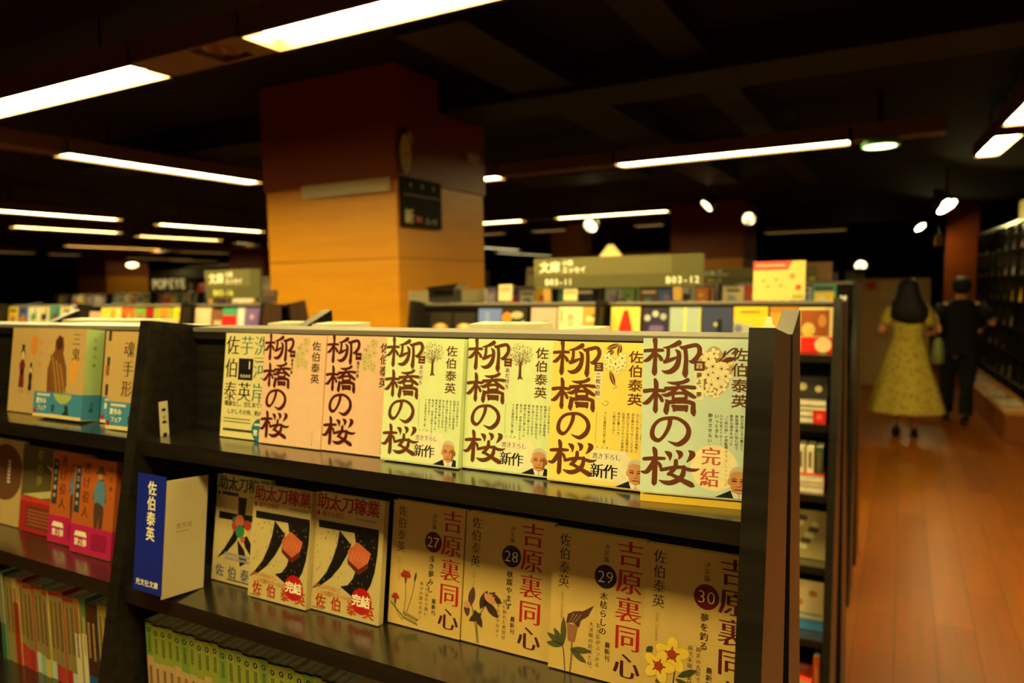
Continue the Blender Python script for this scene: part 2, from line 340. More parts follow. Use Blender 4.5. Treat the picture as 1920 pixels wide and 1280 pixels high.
# near track across the top of the picture
tube_light(-3.545, 1.96, 1.62, 'x', E_NEAR, 'wide bright tube light at top left, left of the round recess', 'near tube lights')
tube_light(-1.28, 1.96, 1.62, 'x', E_NEAR, 'widest bright tube light at the top, right of the round recess', 'near tube lights')
t = thing('light_track_beam', 'tan beam with a round unlit downlight between the two nearest tube lights', 'light track', (-2.413, 1.96, ZL), group=None)
mb = MB()
for a, b in ((-0.305, 0.02), (0.2, 0.305)): mb.box(a, b, -0.1, 0.1, 0.004, 0.1, M_HOUS)
mb.box(0.02, 0.2, -0.1, -0.085, 0.004, 0.1, M_HOUS); mb.box(0.02, 0.2, 0.085, 0.1, 0.004, 0.1, M_HOUS); mb.box(0.02, 0.2, -0.085, 0.085, 0.085, 0.1, M_HOUS)
mb.build('beam', t)
mb = MB(); mb.lathe([(0.078, 0.06), (0.078, 0.02), (0.066, 0.016), (0.055, 0.05), (0.03, 0.06)], mat('bronze_reflector', (0.25, 0.09, 0.05), 0.3, 0.6), (0.11, 0, 0), 24); mb.build('downlight', t, True)
beam(-0.46, 0.4, 1.87, 2.05, 'tan beam right of the widest bright tube light'); beam(-6.5, -4.38, 1.87, 2.05, 'tan beam at the left end of the near track')
# second track to the right of the pillar
tube_light(-1.135, 5.34, 1.60, 'x', E_MID, 'long bright tube light right of the pillar, beside the round green-rimmed lamp', 'tube lights on the second track')
tube_light(-3.79, 5.34, 1.60, 'x', E_MID, 'tube light half hidden behind the right edge of the pillar', 'tube lights on the second track')
beam(-2.97, -1.96, 5.25, 5.43, 'tan beam between the pillar and the long tube light'); beam(-0.31, 0.22, 5.25, 5.43, 'tan beam at the right end carrying the round green-rimmed lamp')
# third and further tracks
for x, y, L, lb in [(-3.42, 9.07, 1.55, 'tube light on the third track, right of the pillar in the middle distance'), (-5.5, 9.07, 1.55, 'tube light on the third track touching the right edge of the pillar'),
                    (-1.63, 14.5, 1.4, 'lone tube light far back above the red and cream poster')]:
    tube_light(x, y, L, 'x', E_MID if y < 10 else E_FAR, lb, 'distant tube lights across the shop')
beam(-4.7, -4.22, 8.98, 9.16, 'tan beam between the two tube lights of the third track')
for x, y, L, lb in [(-5.25, 11.0, 0.6, 'short tube light beyond the third track, above the long grey-green sign'), (-6.38, 11.0, 0.55, 'short far tube light just right of the pillar'),
                    (-3.54, 11.1, 0.45, 'very short far tube light in front of the dark red pillar')]:
    tube_light(x, y, L, 'x', E_FAR, lb, 'distant tube lights across the shop', 0.14)
# tracks left of the pillar run away from the viewer
for i, (x, y, L, e, lb) in enumerate([
    (-4.85, 3.6, 1.6, E_MID, 'nearest tube light left of the pillar, slanting down to the right'),
    (-8.62, 4.85, 1.55, E_MID, 'long tube light at the left edge, second below the nearest one'),
    (-8.82, 7.2, 1.8, E_MID, 'tube light next to the pillar left side, in line with the long left-edge one'),
    (-10.5, 6.1, 1.5, E_MID, 'tube light third down on the left, over the left racks'),
    (-10.87, 8.2, 1.6, E_MID, 'tube light left of the pillar just under the longer one beside it'),
    (-11.2, 10.1, 1.0, E_FAR, 'short tube light touching the left edge of the pillar'),
    (-14.0, 9.0, 1.9, E_MID, 'far tube light directly above the left orange pillar'),
    (-14.5, 11.3, 1.9, E_FAR, 'far tube light right of the left orange pillar'),
    (-14.75, 13.2, 1.3, E_FAR, 'far short tube light close to the pillar, below the others'),
    (-16.9, 8.6, 0.8, E_FAR, 'far short tube light at the left picture edge'),
    (-17.2, 9.85, 0.7, E_FAR, 'tiny far tube light left of the orange pillar'),
    (-18.0, 12.9, 2.0, E_FAR, 'far low tube light right of the oval lamp'),
    (-18.7, 14.5, 1.6, E_FAR, 'far lowest tube light near the pillar'),
    (-8.75, 15.4, 2.4, E_FAR, 'far tube light right of the pillar running away from the viewer'),
    (-9.8, 20.2, 6.0, E_FAR, 'farthest long tube light right of the pillar')]):
    tube_light(x, y, L, 'y', e, lb, 'tube lights left of the pillar' if x < -4 and i < 13 else 'farthest tube lights', 0.16)
tube_light(-19.8, 17.3, 2.6, 'x', E_FAR, 'far tube light lying crosswise near the pillar', 'farthest tube lights')
tube_light(-22.4, 17.9, 2.4, 'x', E_FAR, 'farthest crosswise tube light above the shop letters', 'farthest tube lights')
mb = MB((-4.85, 2, ZL)); mb.box(-4.94, -4.76, 1.2, 2.78, ZL+0.004, ZL+0.1, M_HOUS); tag(mb.build('light_track_beam'), 'tan beam at the left picture edge with two small spotlights', 'light track')
mb = MB((-12, 9, ZL)); mb.box(-14.8, -10.9, 9.95, 10.15, ZL-0.06, ZL+0.05, M_HOUS); tag(mb.build('light_track_beam'), 'tan crossbeam between the far tube lights left of the pillar', 'light track')

E_SPOT = emit('spot_glow', (1.0, 0.84, 0.40), 9.0); E_OVAL = emit('oval_lamp_glow', LAMP, 12.0); E_BELL = emit('bell_spot_glow', LAMP, 300.0); E_GREEN = emit('green_white_glow', (0.80, 1.0, 0.45), 5.0)
M_SPOT = mat('dark_bronze_spotlight', (0.06, 0.035, 0.015), 0.4, 0.5, 0.1)
def spotlight(x, y, z, label, r=0.055, tilt=(0.5, 0), e=None, group=None, L=0.12):
    t = thing('track_spotlight', label, 'spotlight', (x, y, z), (0, 0, 0), group)
    b = MB(); b.tube([(0, 0, 0.06), (0, 0, H+1.2-z)], 0.008, M_SPOT, 6); b.build('stem', t)
    h = MB(); h.lathe([(r*0.5, L), (r*0.85, L*0.85), (r, 0.0), (r*0.93, 0.0), (r*0.9, 0.012)], M_SPOT, n=18); ho = h.build('lamp_head', t, True)
    d = MB(); d.lathe([(r*0.88, 0.012), (r*0.88, 0.018)], e or E_SPOT, n=18); do = d.build('lens', t)
    for o in (ho, do): o.rotation_euler = (tilt[0], tilt[1], 0)
    return t
t = thing('round_downlight', 'round lamp with a green rim at the right end of the second track', 'ceiling light', (-0.15, 5.34, H+0.86))
b = MB(); b.lathe([(0.10, 0.05), (0.115, 0.0), (0.10, 0.0)], mat('green_glass_rim', (0.10, 0.45, 0.10), 0.2, 0.6), n=28); b.build('rim', t, True)
b = MB(); b.lathe([(0.097, -0.004), (0.097, 0.01)], E_GREEN, n=28); b.build('lens', t)
b = MB(); b.lathe([(0.03, 0.05), (0.04, 0.07), (0.02, 0.1), (0.012, 0.34)], M_SPOT, n=16); b.build('stem', t, True)
for x, y, z, lb, r, tl in [(-2.05, 8.6, 0.885, 'small spotlight tilted toward the dark red pillar', 0.09, (-0.5, 0.7)),
    (-1.65, 9.05, 0.745, 'round bare spotlight in front of the dark red pillar', 0.08, (-1.3, 0)), (-3.58, 8.75, 0.745, 'round spotlight above the long grey-green sign', 0.10, (-1.0, 0.2)),
    (-0.84, 18.0, 0.285, 'tiny round spotlight far back above the walking couple', 0.13, (-1.4, 0)), (-16.5, 11.05, 0.65, 'oval lamp glowing beside the left orange pillar', 0.15, (-0.25, -0.4)),
    (-4.82, 1.95, 1.0, 'small spotlight at the left picture edge, upper of the two', 0.03, (-0.8, 0.3)), (-4.84, 2.3, 0.95, 'small spotlight at the left picture edge, lower of the two', 0.035, (-0.6, 0.6))]:
    spotlight(x, y, H+z, lb, r, tl, E_OVAL if 'oval' in lb else None)
# slanting row of flood lamps over the right aisle
for x, y, L, lb in [(0.555, 6.1, 0.85, 'slanted bright lamp at upper right, lower of the two nearest'), (0.60, 4.95, 0.7, 'slanted bright lamp cut by the right picture edge'),
    (0.69, 3.4, 1.2, 'unseen slanted lamp added over the right aisle, second from the viewer'), (0.78, 1.5, 1.2, 'unseen slanted lamp added over the right aisle, nearest the viewer')]:  # last two are unseen, added to brighten the aisle
    t = tube_light(x, y, L, 'y', E_AISLE, lb, 'slanted lamps over the right aisle', 0.13); t.rotation_euler = (0, 0, pi/2+0.055)
for x, y, r, lb in [(0.44, 9.9, 0.125, 'large bell spotlight over the right aisle above the couple'), (0.40, 9.3, 0.05, 'tiny spotlight beside the large bell spotlight'), (0.235, 13.6, 0.09, 'smaller far spotlight over the right aisle')]:
    spotlight(x, y, H+0.82, lb, r, (-0.35, -0.6), E_BELL, None, 0.2)

# ------------------------------------------------------------------ pillar
W_LOW = wood_material('orange_wood_veneer', (0.68, 0.27, 0.008), (0.76, 0.31, 0.010), 0.42, (1.5, 1.5, 14))
W_UP = wood_material('shaded_reddish_veneer', (0.25, 0.046, 0.003), (0.30, 0.056, 0.003), 0.45, (1.5, 1.5, 14))  # upper panels: missing lamp light painted in as darker, redder wood
def pillar(x0, x1, y0, y1, label, seam=0.59):
    t = thing('pillar', label, 'pillar', ((x0+x1)/2, (y0+y1)/2, 0))
    o = t.location
    c = MB(o); c.box(x0+0.02, x1-0.02, y0+0.02, y1-0.02, 0, H+1.2, M_DARK); c.build('core', t)
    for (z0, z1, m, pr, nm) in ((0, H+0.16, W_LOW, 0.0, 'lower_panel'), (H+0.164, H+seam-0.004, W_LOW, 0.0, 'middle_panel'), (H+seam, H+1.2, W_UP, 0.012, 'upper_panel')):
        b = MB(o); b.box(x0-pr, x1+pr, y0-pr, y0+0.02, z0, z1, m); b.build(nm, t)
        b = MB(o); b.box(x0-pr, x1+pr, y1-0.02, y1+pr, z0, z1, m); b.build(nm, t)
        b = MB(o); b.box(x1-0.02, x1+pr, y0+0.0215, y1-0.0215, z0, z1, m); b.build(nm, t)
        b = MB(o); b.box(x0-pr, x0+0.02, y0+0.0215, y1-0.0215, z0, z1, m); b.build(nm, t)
    return t
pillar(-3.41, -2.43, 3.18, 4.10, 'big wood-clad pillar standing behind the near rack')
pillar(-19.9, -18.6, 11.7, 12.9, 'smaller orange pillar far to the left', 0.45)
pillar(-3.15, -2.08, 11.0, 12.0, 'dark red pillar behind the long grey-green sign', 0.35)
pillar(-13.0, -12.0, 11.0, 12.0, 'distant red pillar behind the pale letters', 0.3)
P_SIGN = mat('pale_strip_plastic', rgb(205, 190, 150), 0.5, 0.3, 0.04)
for x0, x1, y0, y1, z0, z1, lb in [(-3.10, -2.455, 3.155, 3.164, 0.525, 0.597, 'blank pale strip across the front of the big pillar'), (-2.428, -2.42, 3.26, 4.08, -0.10, -0.022, 'blank pale strip low on the right side of the big pillar'),
                                   (-2.416, -2.408, 3.89, 4.03, 0.775, 0.835, 'small pale tag high on the right side of the big pillar')]:
    mb = MB((x0, y0, H+z0)); mb.box(x0, x1, y0, y1, H+z0, H+z1, P_SIGN); tag(mb.build('blank_sign_strip'), lb, 'sign strip')
t = thing('wall_poster', 'dark poster with pale writing on the right side of the big pillar', 'poster', (-2.406, 3.39, H+0.47))
mb = MB(); mb.box(-0.02, 0, -0.19, 0.19, -0.135, 0.135, mat('dark_poster_print', (0.016, 0.013, 0.006), 0.7, 0.15, 0.3, 20))
s = Sheet(mb, lambda u, v, l: (l+0.0005, u, v)); wi = ink(225, 205, 150)
s.glyph('新', -130, -80, 85, wi, 1, **BOLD); s.htext('エッセ', 20, -95, 40, wi, 1); s.rect(-70, -105, -10, -75, ink(190, 60, 30), 1)
s.rect(-175, 35, 175, 45, ink(120, 90, 30), 1)
for i in range(3): s.disc(-110+110*i, 95, 14, ink(120, 105, 50), 1)
mb.build('poster_sheet', t)
t = thing('face_sticker', 'pale oval face cut-out peeking round the corner of the big pillar', 'sticker', (-2.405, 3.235, H+0.735))
mb = MB(); s = Sheet(mb, lambda u, v, l: (l, u, v))
dk = ink(40, 28, 14); cr = ink(232, 208, 140)
s.disc(0, 10, 62, dk, 1, 28, 128); s.disc(6, -8, 52, cr, 2, 28, 108); s.disc(48, 82, 22, cr, 3, 20, 36); s.disc(48, 82, 13, dk, 4, 20, 26); s.disc(50, 84, 8, cr, 5, 16, 20)
for u in (-14, 26): s.disc(u, -6, 5, dk, 6, 12, 8)
s.line([(2, -10), (-2, -55), (8, -62)], 3, ink(160, 90, 50), 6); s.disc(8, -72, 7, ink(170, 60, 40), 6, 12, 4)
mb.build('sticker_sheet', t)

# ------------------------------------------------------------------ book racks
def rack(label, panels, y0, face=-1, dz=0.0, levels=6, group=None, dx=0.022, cap_right=M_SIDE, tall=0.0):
    """one-sided leaning rack; panels = right-hand x of every upright; y0 = where the books of the top shelf stand; face -1 looks to -Y"""
    def Y(y): return y0+(y-0.69)*(1 if face < 0 else -1)
    xa, xb = panels[0], panels[-1]
    t = thing('display_rack', label, 'book rack', ((xa+xb)/2, Y(0.6), 0), group=group); o = t.location
    fr = lambda z: 0.626+0.19*(z-dz+0.21)
    for i, x in enumerate(panels):
        zt = -0.041+dz+tall
        prof = [(Y(fr(-H)), 0), (Y(0.636), 0), (Y(0.732), H-0.4+dz), (Y(0.76), H-0.055+dz+tall), (Y(fr(-0.041+dz)), H+zt)]
        if face > 0: prof = prof[::-1]
        b = MB(o); b.prism_x(prof, x-dx, x, M_RACK, cap_right if i == len(panels)-1 else M_RACK); b.build('side_panel' if i in (0, len(panels)-1) else 'divider', t)
    for i in range(len(panels)-1):
        x0, x1 = panels[i]+0.0005, panels[i+1]-dx-0.0005
        b = MB(o); za, zb = H-0.0725+dz, 0.08
        ya, yb = 0.735, 0.66
        yy = sorted((Y(ya), Y(ya+0.006))); y2 = sorted((Y(yb), Y(yb+0.006)))
        b.prism_x([(y2[0], zb), (y2[1], zb), (yy[1], za), (yy[0], za)], x0, x1, M_RACK); b.build('back_panel', t)
        b = MB(o); q = sorted((Y(0.728), Y(0.795))); b.box(x0, x1, q[0], q[1], H-0.061+dz, H-0.055+dz, M_TOP)
        b.box(x0, x1, q[0], q[1], H-0.072+dz, H-0.0615+dz, M_RACK); b.build('top_board', t)
        for k in range(levels):
            z = -0.21-0.201*k+dz; q = sorted((Y(0.634-0.19*0.201*k), Y(0.725-0.02*k)))
            b = MB(o); b.box(x0, x1, q[0], q[1], H+z-0.022, H+z, M_RACK); b.mi[1] = b.m(M_SHELF); b.build('shelf', t)
        b = MB(o); q = sorted((Y(fr(-H)+0.03), Y(0.62))); b.box(x0, x1, q[0], q[1], 0, 0.09, M_RACK); b.build('plinth', t)
    return t
rack('near black display rack holding the paperbacks in the foreground', [-1.785, -0.95, -0.097], 0.69)
# the unit behind it, back to back, with sloping upright tops
t = thing('display_rack', 'black rack back to back with the foreground rack, its uprights sloping up above it', 'book rack', (-0.95, 1.0, 0)); o = t.location
for i, x in enumerate((-2.55, -1.735, -0.938, -0.119)):
    b = MB(o); b.prism_x([(0.95, 0), (1.20, 0), (1.06, H-0.5), (1.02, H-0.04), (0.95, H-0.068)], x-0.022, x, M_RACK, M_SIDE if i == 3 else M_RACK)
    b.add([(x-0.0215, 0.9502, H-0.0672), (x-0.0005, 0.9502, H-0.0672), (x-0.0005, 1.0198, H-0.0392), (x-0.0215, 1.0198, H-0.0392)], [(0, 1, 2, 3)], M_TOP)
    b.build('side_panel' if i in (0, 3) else 'divider', t)
for x0, x1 in ((-2.549, -1.758), (-1.734, -0.961), (-0.937, -0.142)):
    b = MB(o); b.box(x0, x1, 0.952, 0.958, 0.05, H-0.085, M_RACK); b.build('back_panel', t)
    b = MB(o); b.box(x0, x1, 0.952, 1.005, H-0.082, H-0.071, M_TOP); b.build('top_board', t)
    for k in range(6):
        z = H-0.23-0.201*k; b = MB(o); b.box(x0, x1, 0.9585, 1.03+0.02*k, z-0.022, z, M_RACK); b.build('shelf', t)
# loose things lying on top
for i, (x0, x1, y0, y1, z0, z1, lb) in enumerate([(-1.04, -0.965, 0.957, 1.0, -0.071, -0.060, 'cream paper pad on the rack top left of the sloping black upright'),
    (-0.93, -0.83, 0.957, 1.0, -0.071, -0.0605, 'cream paper pad on the rack top right of the sloping black upright'),
    (-0.60, -0.473, 0.957, 1.0, -0.071, -0.0575, 'long cream paper pad on the rack top above the two pale green paperbacks'), (-0.44, -0.379, 0.957, 1.0, -0.071, -0.0625, 'thin cream paper pad on the rack top above the yellow paperback'),
    (-1.70, -1.35, 0.957, 1.0, -0.071, -0.058, 'cream paper pad under the left sloping upright'), (-1.33, -0.985, 0.731, 0.79, -0.055, -0.0535, 'white sheet lining the top of the left bay')]):
    mb = MB((x0, y0, H+z0)); mb.add([(x0, y0, H+z0+0.0005), (x1, y0+0.002, H+z0+0.0005), (x1, y1, H+z0+0.0005), (x0+0.003, y1, H+z0+0.0005), (x0+0.002, y0+0.001, H+z1-0.002), (x1, y0+0.002, H+z1), (x1, y1, H+z1), (x0+0.004, y1, H+z1)],
        [(0,3,2,1),(4,5,6,7),(0,1,5,4),(1,2,6,5),(2,3,7,6),(3,0,4,7)], M_WHITE if i == 5 else paper(236, 222, 176)); tag(mb.build('paper_pad' if i < 5 else 'paper_sheet'), lb, 'paper')
mb = MB((-0.15, 0.965, H-0.071)); mb.lathe([(0.0075, H-0.0705), (0.0075, H-0.058), (0.0045, H-0.055), (0.0035, H-0.047), (0.002, H-0.046)], paper(240, 226, 180), (-0.15, 0.965, 0), 14); tag(mb.build('plastic_peg', smooth=True), 'little cream peg standing on the rack top beside the end panel', 'peg')

# ------------------------------------------------------------------ books in the foreground
def book(label, x, y, z, w, h, t, cov, draw=None, lean=8.0, yaw=0.0, group=None, band=None, spine=None, name='paperback_book', flat=False):
    rot = (-radians(lean), 0, radians(yaw))
    r = thing(name, label, 'book', (x, y, H+z+t*sin(radians(abs(lean)))+0.0003), rot, group)
    c = MB(); th = 0.0006
    c.box(0, w, 0, th, 0, h, cov); c.box(w-th, w, th, t-th, 0, h, spine[0] if spine else cov); c.box(0, w, t-th, t, 0, h, cov)
    if draw: draw(Sheet(c, lambda u, v, l: (u, -l, v)), w*1000, h*1000)
    if spine and spine[1]: spine[1](Sheet(c, lambda u, v, l: (w+l, u, v)), t*1000, h*1000)
    c.build('cover', r)
    p = MB(); p.box(0.0012, w-0.0007, 0.0007, t-0.0007, 0.0015, h-0.0015, M_PAGE); p.build('page_block', r)
    if band:
        bh, bm, bd = band[:3]; b = MB(); bh /= 1000
        b.box(-0.0001, w+0.0002, -0.00022, -0.00002, 0.001, bh, bm); b.box(w+0.00002, w+0.00022, 0, t, 0.001, bh, bm)
        if bd: bd(Sheet(b, lambda u, v, l: (u, -0.00022-l, v)), w*1000, bh*1000)
        if len(band) > 3: band[3](Sheet(b, lambda u, v, l: (w+0.0003+l, u, v)), t*1000, bh*1000)
        b.build('paper_band', r)
    return r

I_BR = ink(104, 52, 24); I_MAR = ink(78, 20, 12); I_BK = ink(22, 16, 14); I_TX = ink(70, 50, 34)
I_CREAM = ink(246, 236, 200); I_RED = ink(176, 34, 26); I_WH = ink(244, 238, 224)

def flower(s, u, v, r, pet, ln, ctr, L=2, n=5, rot=0.0):
    for k in range(n):
        a = rot+2*pi*k/n
        if ln: s.disc(u+0.56*r*cos(a), v+0.56*r*sin(a), r*0.50, ln, L, 14, r*0.36, a)
        s.disc(u+0.56*r*cos(a), v+0.56*r*sin(a), r*0.46, pet, L+0.4, 14, r*0.32, a)
    if ctr: s.disc(u, v, r*0.16, ctr, L+0.9, 10)
def leaf(s, u, v, a, l, w, mt, L=1):
    c, d = cos(a), sin(a); pts = []
    for k in range(9): t = k/8; pts.append((t*l, w*sin(pi*t)**0.8))
    for k in range(7, 0, -1): t = k/8; pts.append((t*l, -w*sin(pi*t)**0.8))
    s.poly([(u+p*c-q*d, v+p*d+q*c) for p, q in pts], mt, L)

def portrait(s, hi=104.6, du=0.0):
    """head and shoulders of an elderly man in a dark suit printed at the lower right corner"""
    cl = lambda pts: [(min(hi, a+du), b) for a, b in pts]
    el = lambda u, v, a, b, n=22: [(min(hi, u+du+a*cos(2*pi*k/n)), v+b*sin(2*pi*k/n)) for k in range(n)]
    sk, sh, hr = ink(214, 150, 98), ink(150, 86, 46), ink(206, 198, 180)
    s.poly(cl([(72, 1.6), (78, 4.5), (85, 8.2), (88, 9.5), (102, 9.5), (104.6, 8.6), (104.6, 1.6)]), ink(26, 26, 40), 2)
    s.poly(cl([(89, 1.6), (86.5, 8.8), (91, 9.5), (100, 8.2), (98.5, 1.6)]), ink(236, 228, 214), 3)
    s.poly(cl([(92.6, 1.6), (93.2, 5.2), (94.8, 5.2), (95.6, 1.6)]), ink(208, 196, 178), 3.4)
    s.poly(el(93.4, 21.8, 9.0, 9.4), hr, 4)
    s.poly(cl([(87.5, 8.0), (86.8, 12), (99.5, 12), (99.2, 7.6), (93.5, 5.4)]), sh, 4.2)
    s.poly(el(84.9, 16.8, 1.4, 2.9), sk, 4.4); s.poly(el(102.2, 16.6, 1.3, 2.8), sh, 4.4)
    s.poly(cl([(85.2, 20), (86.4, 24.6), (90, 26.4), (96, 26.6), (100.4, 24.6), (101.8, 20), (101.6, 15), (99.6, 9.8), (96.8, 6.9), (93.4, 6.0), (89.8, 6.8), (87, 9.8), (85.5, 15)]), sk, 5)
    s.poly(cl([(99.2, 22), (101.6, 20), (101.4, 15), (99.6, 9.8), (97.6, 7.6), (98.6, 13)]), sh, 5.4)
    for u0, u1, vv in ((87.4, 91.6, 19.2), (95.2, 99.4, 19.3)):
        s.line(cl([(u0, vv), ((u0+u1)/2, vv+0.7), (u1, vv-0.1)]), 0.9, ink(92, 66, 46), 5.8)
        s.line(cl([(u0+0.2, vv-1.8), ((u0+u1)/2, vv-1.4), (u1-0.2, vv-1.9)]), 1.1, ink(30, 18, 12), 5.85)
        s.line(cl([(u0+0.3, vv-3.4), ((u0+u1)/2, vv-3.9), (u1-0.4, vv-3.3)]), 0.3, sh, 5.8)
    s.line(cl([(94.2, 18), (95.4, 13.6), (94.6, 12.8)]), 0.6, sh, 5.8); s.line(cl([(91.8, 12.9), (93.5, 12.4), (95, 12.8)]), 0.7, sh, 5.9)
    s.line(cl([(90.2, 9.6), (93.4, 9.9), (96.8, 9.6)]), 1.0, ink(120, 48, 34), 5.9); s.line(cl([(90.4, 12.8), (89.2, 10.6)]), 0.35, sh, 5.9); s.line(cl([(96.8, 12.8), (97.8, 10.6)]), 0.35, sh, 5.9)

def title(s, im, L=3):
    for ch in '柳橋の桜': s.brush(ch, im, L)
def author(s, im, u=96.0, v=141.0, L=3): s.vtext('佐伯泰英', u, v, 13.2, im, L, 14.4, sx=1.22, bx=0.012, by=0.006)
def number(s, ch, sub, im, strip=True, size=5.6, top=117.0):
    s.rect(49, 118.6, 58.6, 127.6, im, 3.4); s.glyph(ch, 53.8, 123.1, 6.0, I_CREAM, 3.8, **SANS)
    if strip: s.rect(49.4, top-2-len(sub)*size*1.09, 58.0, 118.4, ink(238, 226, 190), 2)
    s.vtext(sub, 53.7, top, size, I_TX, 3.4, size*1.09, **SANS)
def columns(s, cols, u, v, size=3.0, pitch=4.6, mt=None, L=1):
    for i, c in enumerate(cols): s.vtext(c, u-i*pitch, v, size, mt or I_TX, L, size*1.04, bx=0.01, by=0.0)
def band_new(cols):
    def f(s, w, h):
        columns(s, cols, 108.0, 77.5, 3.2, 5.0)
        s.line([(53.6, 77), (53.6, 43)], 0.25, I_TX, 1)
        s.poly([(49, 6), (49, 36), (60, 38), (88, 38), (97, 20), (93, 6)], ink(244, 232, 196), 1)
        for i, ch in enumerate('文社文庫'): s.glyph(ch, 50.5+i*5.4, 40.2, 2.0, I_TX, 1.5)
        s.htext('書き下ろし', 50.5, 31.0, 6.6, I_BK, 2, 6.3, **MIN); s.htext('新作', 49.4, 15.6, 16.0, I_BK, 2, 14.6, bx=0.03, by=-0.006)
        portrait(s, 111.8, 4.8); s.rect(0, 1.1, 111.9, 1.9, ink(214, 206, 180), 1.2)
    return f

def cover_pink(s, w, h):
    title(s, I_MAR); author(s, ink(74, 44, 22)); number(s, '一', '猪牙の娘', I_MAR, False, 5.0)
    rn = random.Random(4); pale = ink(214, 190, 132); lnn = ink(150, 118, 84)
    for k in range(12):
        u, v = rn.uniform(61, 80), rn.uniform(104, 146)
        flower(s, u, v, rn.uniform(4, 6.4), pale, lnn if k % 3 else None, lnn, 1+0.07*k, 5, rn.uniform(0, 6))
    for k in range(6): u, v = rn.uniform(62, 82), rn.uniform(102, 146); leaf(s, u, v, rn.uniform(0, 6), 4, 0.7, lnn, 2.2)
    s.vtext('文社文庫', 97, 19, 2.4, I_TX, 2, 4.2)
def cover_tree(s, w, h):
    title(s, I_BR); author(s, I_BR); number(s, '二', 'あだ討ち', I_BR)
    br = ink(150, 96, 56); dk = ink(104, 60, 30)
    s.poly([(66.4, 104), (67.6, 108), (68, 118), (66.8, 124), (71.6, 124), (71.0, 117), (71.4, 108), (74, 104.4), (70, 105.6)], dk, 1.4)
    rn = random.Random(8)
    for k in range(15):
        a = radians(20+140*k/14); l = rn.uniform(12, 20)
        s.line([(69.3, 122), (69.3+0.5*l*cos(a)+rn.uniform(-1, 1), 122+0.5*l*sin(a)), (69.3+1.05*l*cos(a), 122+l*sin(a))], 0.5, dk, 1.2)
    for k in range(230):
        a = rn.uniform(0, 2*pi); q = rn.uniform(0, 1)**0.5
        s.disc(69.2+15.5*q*cos(a), 132.5+12.5*q*sin(a), rn.uniform(0.25, 0.75), br if k % 3 else I_CREAM, 1.5+0.002*k, 5)
def cover_lineflowers(s, w, h):
    title(s, I_BR); author(s, I_BR, 94.0); number(s, '三', '二枚の絵', I_BR)
    ln, wh = ink(120, 66, 24), ink(250, 240, 176)
    for a, u, v, l in ((3.5, 76, 147.5, 16), (-1.75, 77, 147.5, 13), (-1.2, 66, 120, 17), (0.35, 62, 137, 9)):
        leaf(s, u, v, a, l, 2.6, ln, 1.2); s.line([(u, v), (u+l*cos(a), v+l*sin(a))], 0.35, wh, 1.4)
    for i, (u, v, r) in enumerate(((63, 133, 5.6), (72, 127, 6.6), (79, 133, 6), (66, 124, 4.6), (80, 125, 5), (61, 126, 4.5), (74, 119, 4.2))): flower(s, u, v, r, wh, ln, ln, 1.6+0.09*i, 5, i)
    s.line([(72, 106), (74, 103), (70, 101.5)], 0.4, ln, 1.5); s.line([(59, 86), (63, 83), (66, 87), (62, 88)], 0.4, ln, 1.5)
def cover_blossom(s, w, h):
    title(s, I_BR); author(s, I_BR, 90.6)
    sh = ink(150, 124, 84); rn = random.Random(11)
    pts = [(52+17*cos(a)*(1+0.12*sin(5*a))+15, 118+22*sin(a)*(1+0.1*cos(4*a)+0.0)) for a in [2*pi*k/40 for k in range(40)]]
    s.poly(pts, ink(184, 166, 120), 0.8)
    s.poly([(a*0.84+9, b*0.84+18) for a, b in pts], sh, 1.0)
    i = 0
    for u, v, r in ((56, 134, 5.5), (62, 130, 6.2), (67, 135, 5.5), (66, 123, 7.4), (74, 121, 7), (79, 127, 5.6), (62, 115, 6.4), (71, 112, 7.4), (78, 114, 6), (65, 106, 6), (74, 104, 6), (62, 99, 4.4), (69, 97, 4.6)):
        a0 = rn.uniform(0, 6); flower(s, u, v, r, ink(246, 230, 184), ink(196, 168, 118), None, 1.2+0.07*i, 5, a0); i += 1
        for q in range(10): s.line([(u, v), (u+r*0.42*cos(a0+0.63*q), v+r*0.42*sin(a0+0.63*q))], 0.22, ink(150, 110, 60), 1.66+0.07*i)
        s.disc(u, v, r*0.13, ink(84, 54, 24), 1.72+0.07*i, 8)
    s.line([(72, 128), (78, 135), (84, 140), (88, 139), (87, 135)], 1.3, I_BR, 2.2); leaf(s, 74, 128, 0.25, 13, 2.4, I_BR, 2.25); leaf(s, 75, 130, 1.3, 9, 1.2, I_BR, 2.3)
    number(s, '四', '夢よ、夢', I_BR)
    s.rect(0.4, 81.9, 100.1, 82.1, ink(225, 225, 205), 3.0)
def band_last(s, w, h):
    columns(s, ['仕掛ける異国交易に', '魅力を感じる小龍太と、', '娘船頭の道に悩む桜子。', '数奇な運命を辿った', '「二枚の絵」の感動は', '人々を変えてゆく―'], 97.8, 78.5, 3.1, 4.65)
    s.vtext('いっときも', 70.6, 78.5, 4.1, I_BK, 1, 4.6, bx=0.02, by=0.01); s.vtext('飽きさせない!', 64.6, 79, 4.1, I_BK, 1, 4.7, bx=0.02, by=0.01)
    s.disc(69, 28, 21.5, ink(250, 232, 184), 1.2, 40)
    rd = ink(204, 92, 74); s.glyph('完', 66, 38.5, 18, rd, 1.6, bx=0.035, by=-0.005); s.glyph('結', 65, 18.5, 18, rd, 1.6, bx=0.035, by=-0.005)
    s.vtext('書き下ろしシリーズ', 79.5, 50, 3.5, ink(150, 110, 60), 1.6, 4.3)
    portrait(s, 100.1, -2.4); s.rect(0, 1.1, 100.1, 2.6, ink(226, 220, 194), 1.2)
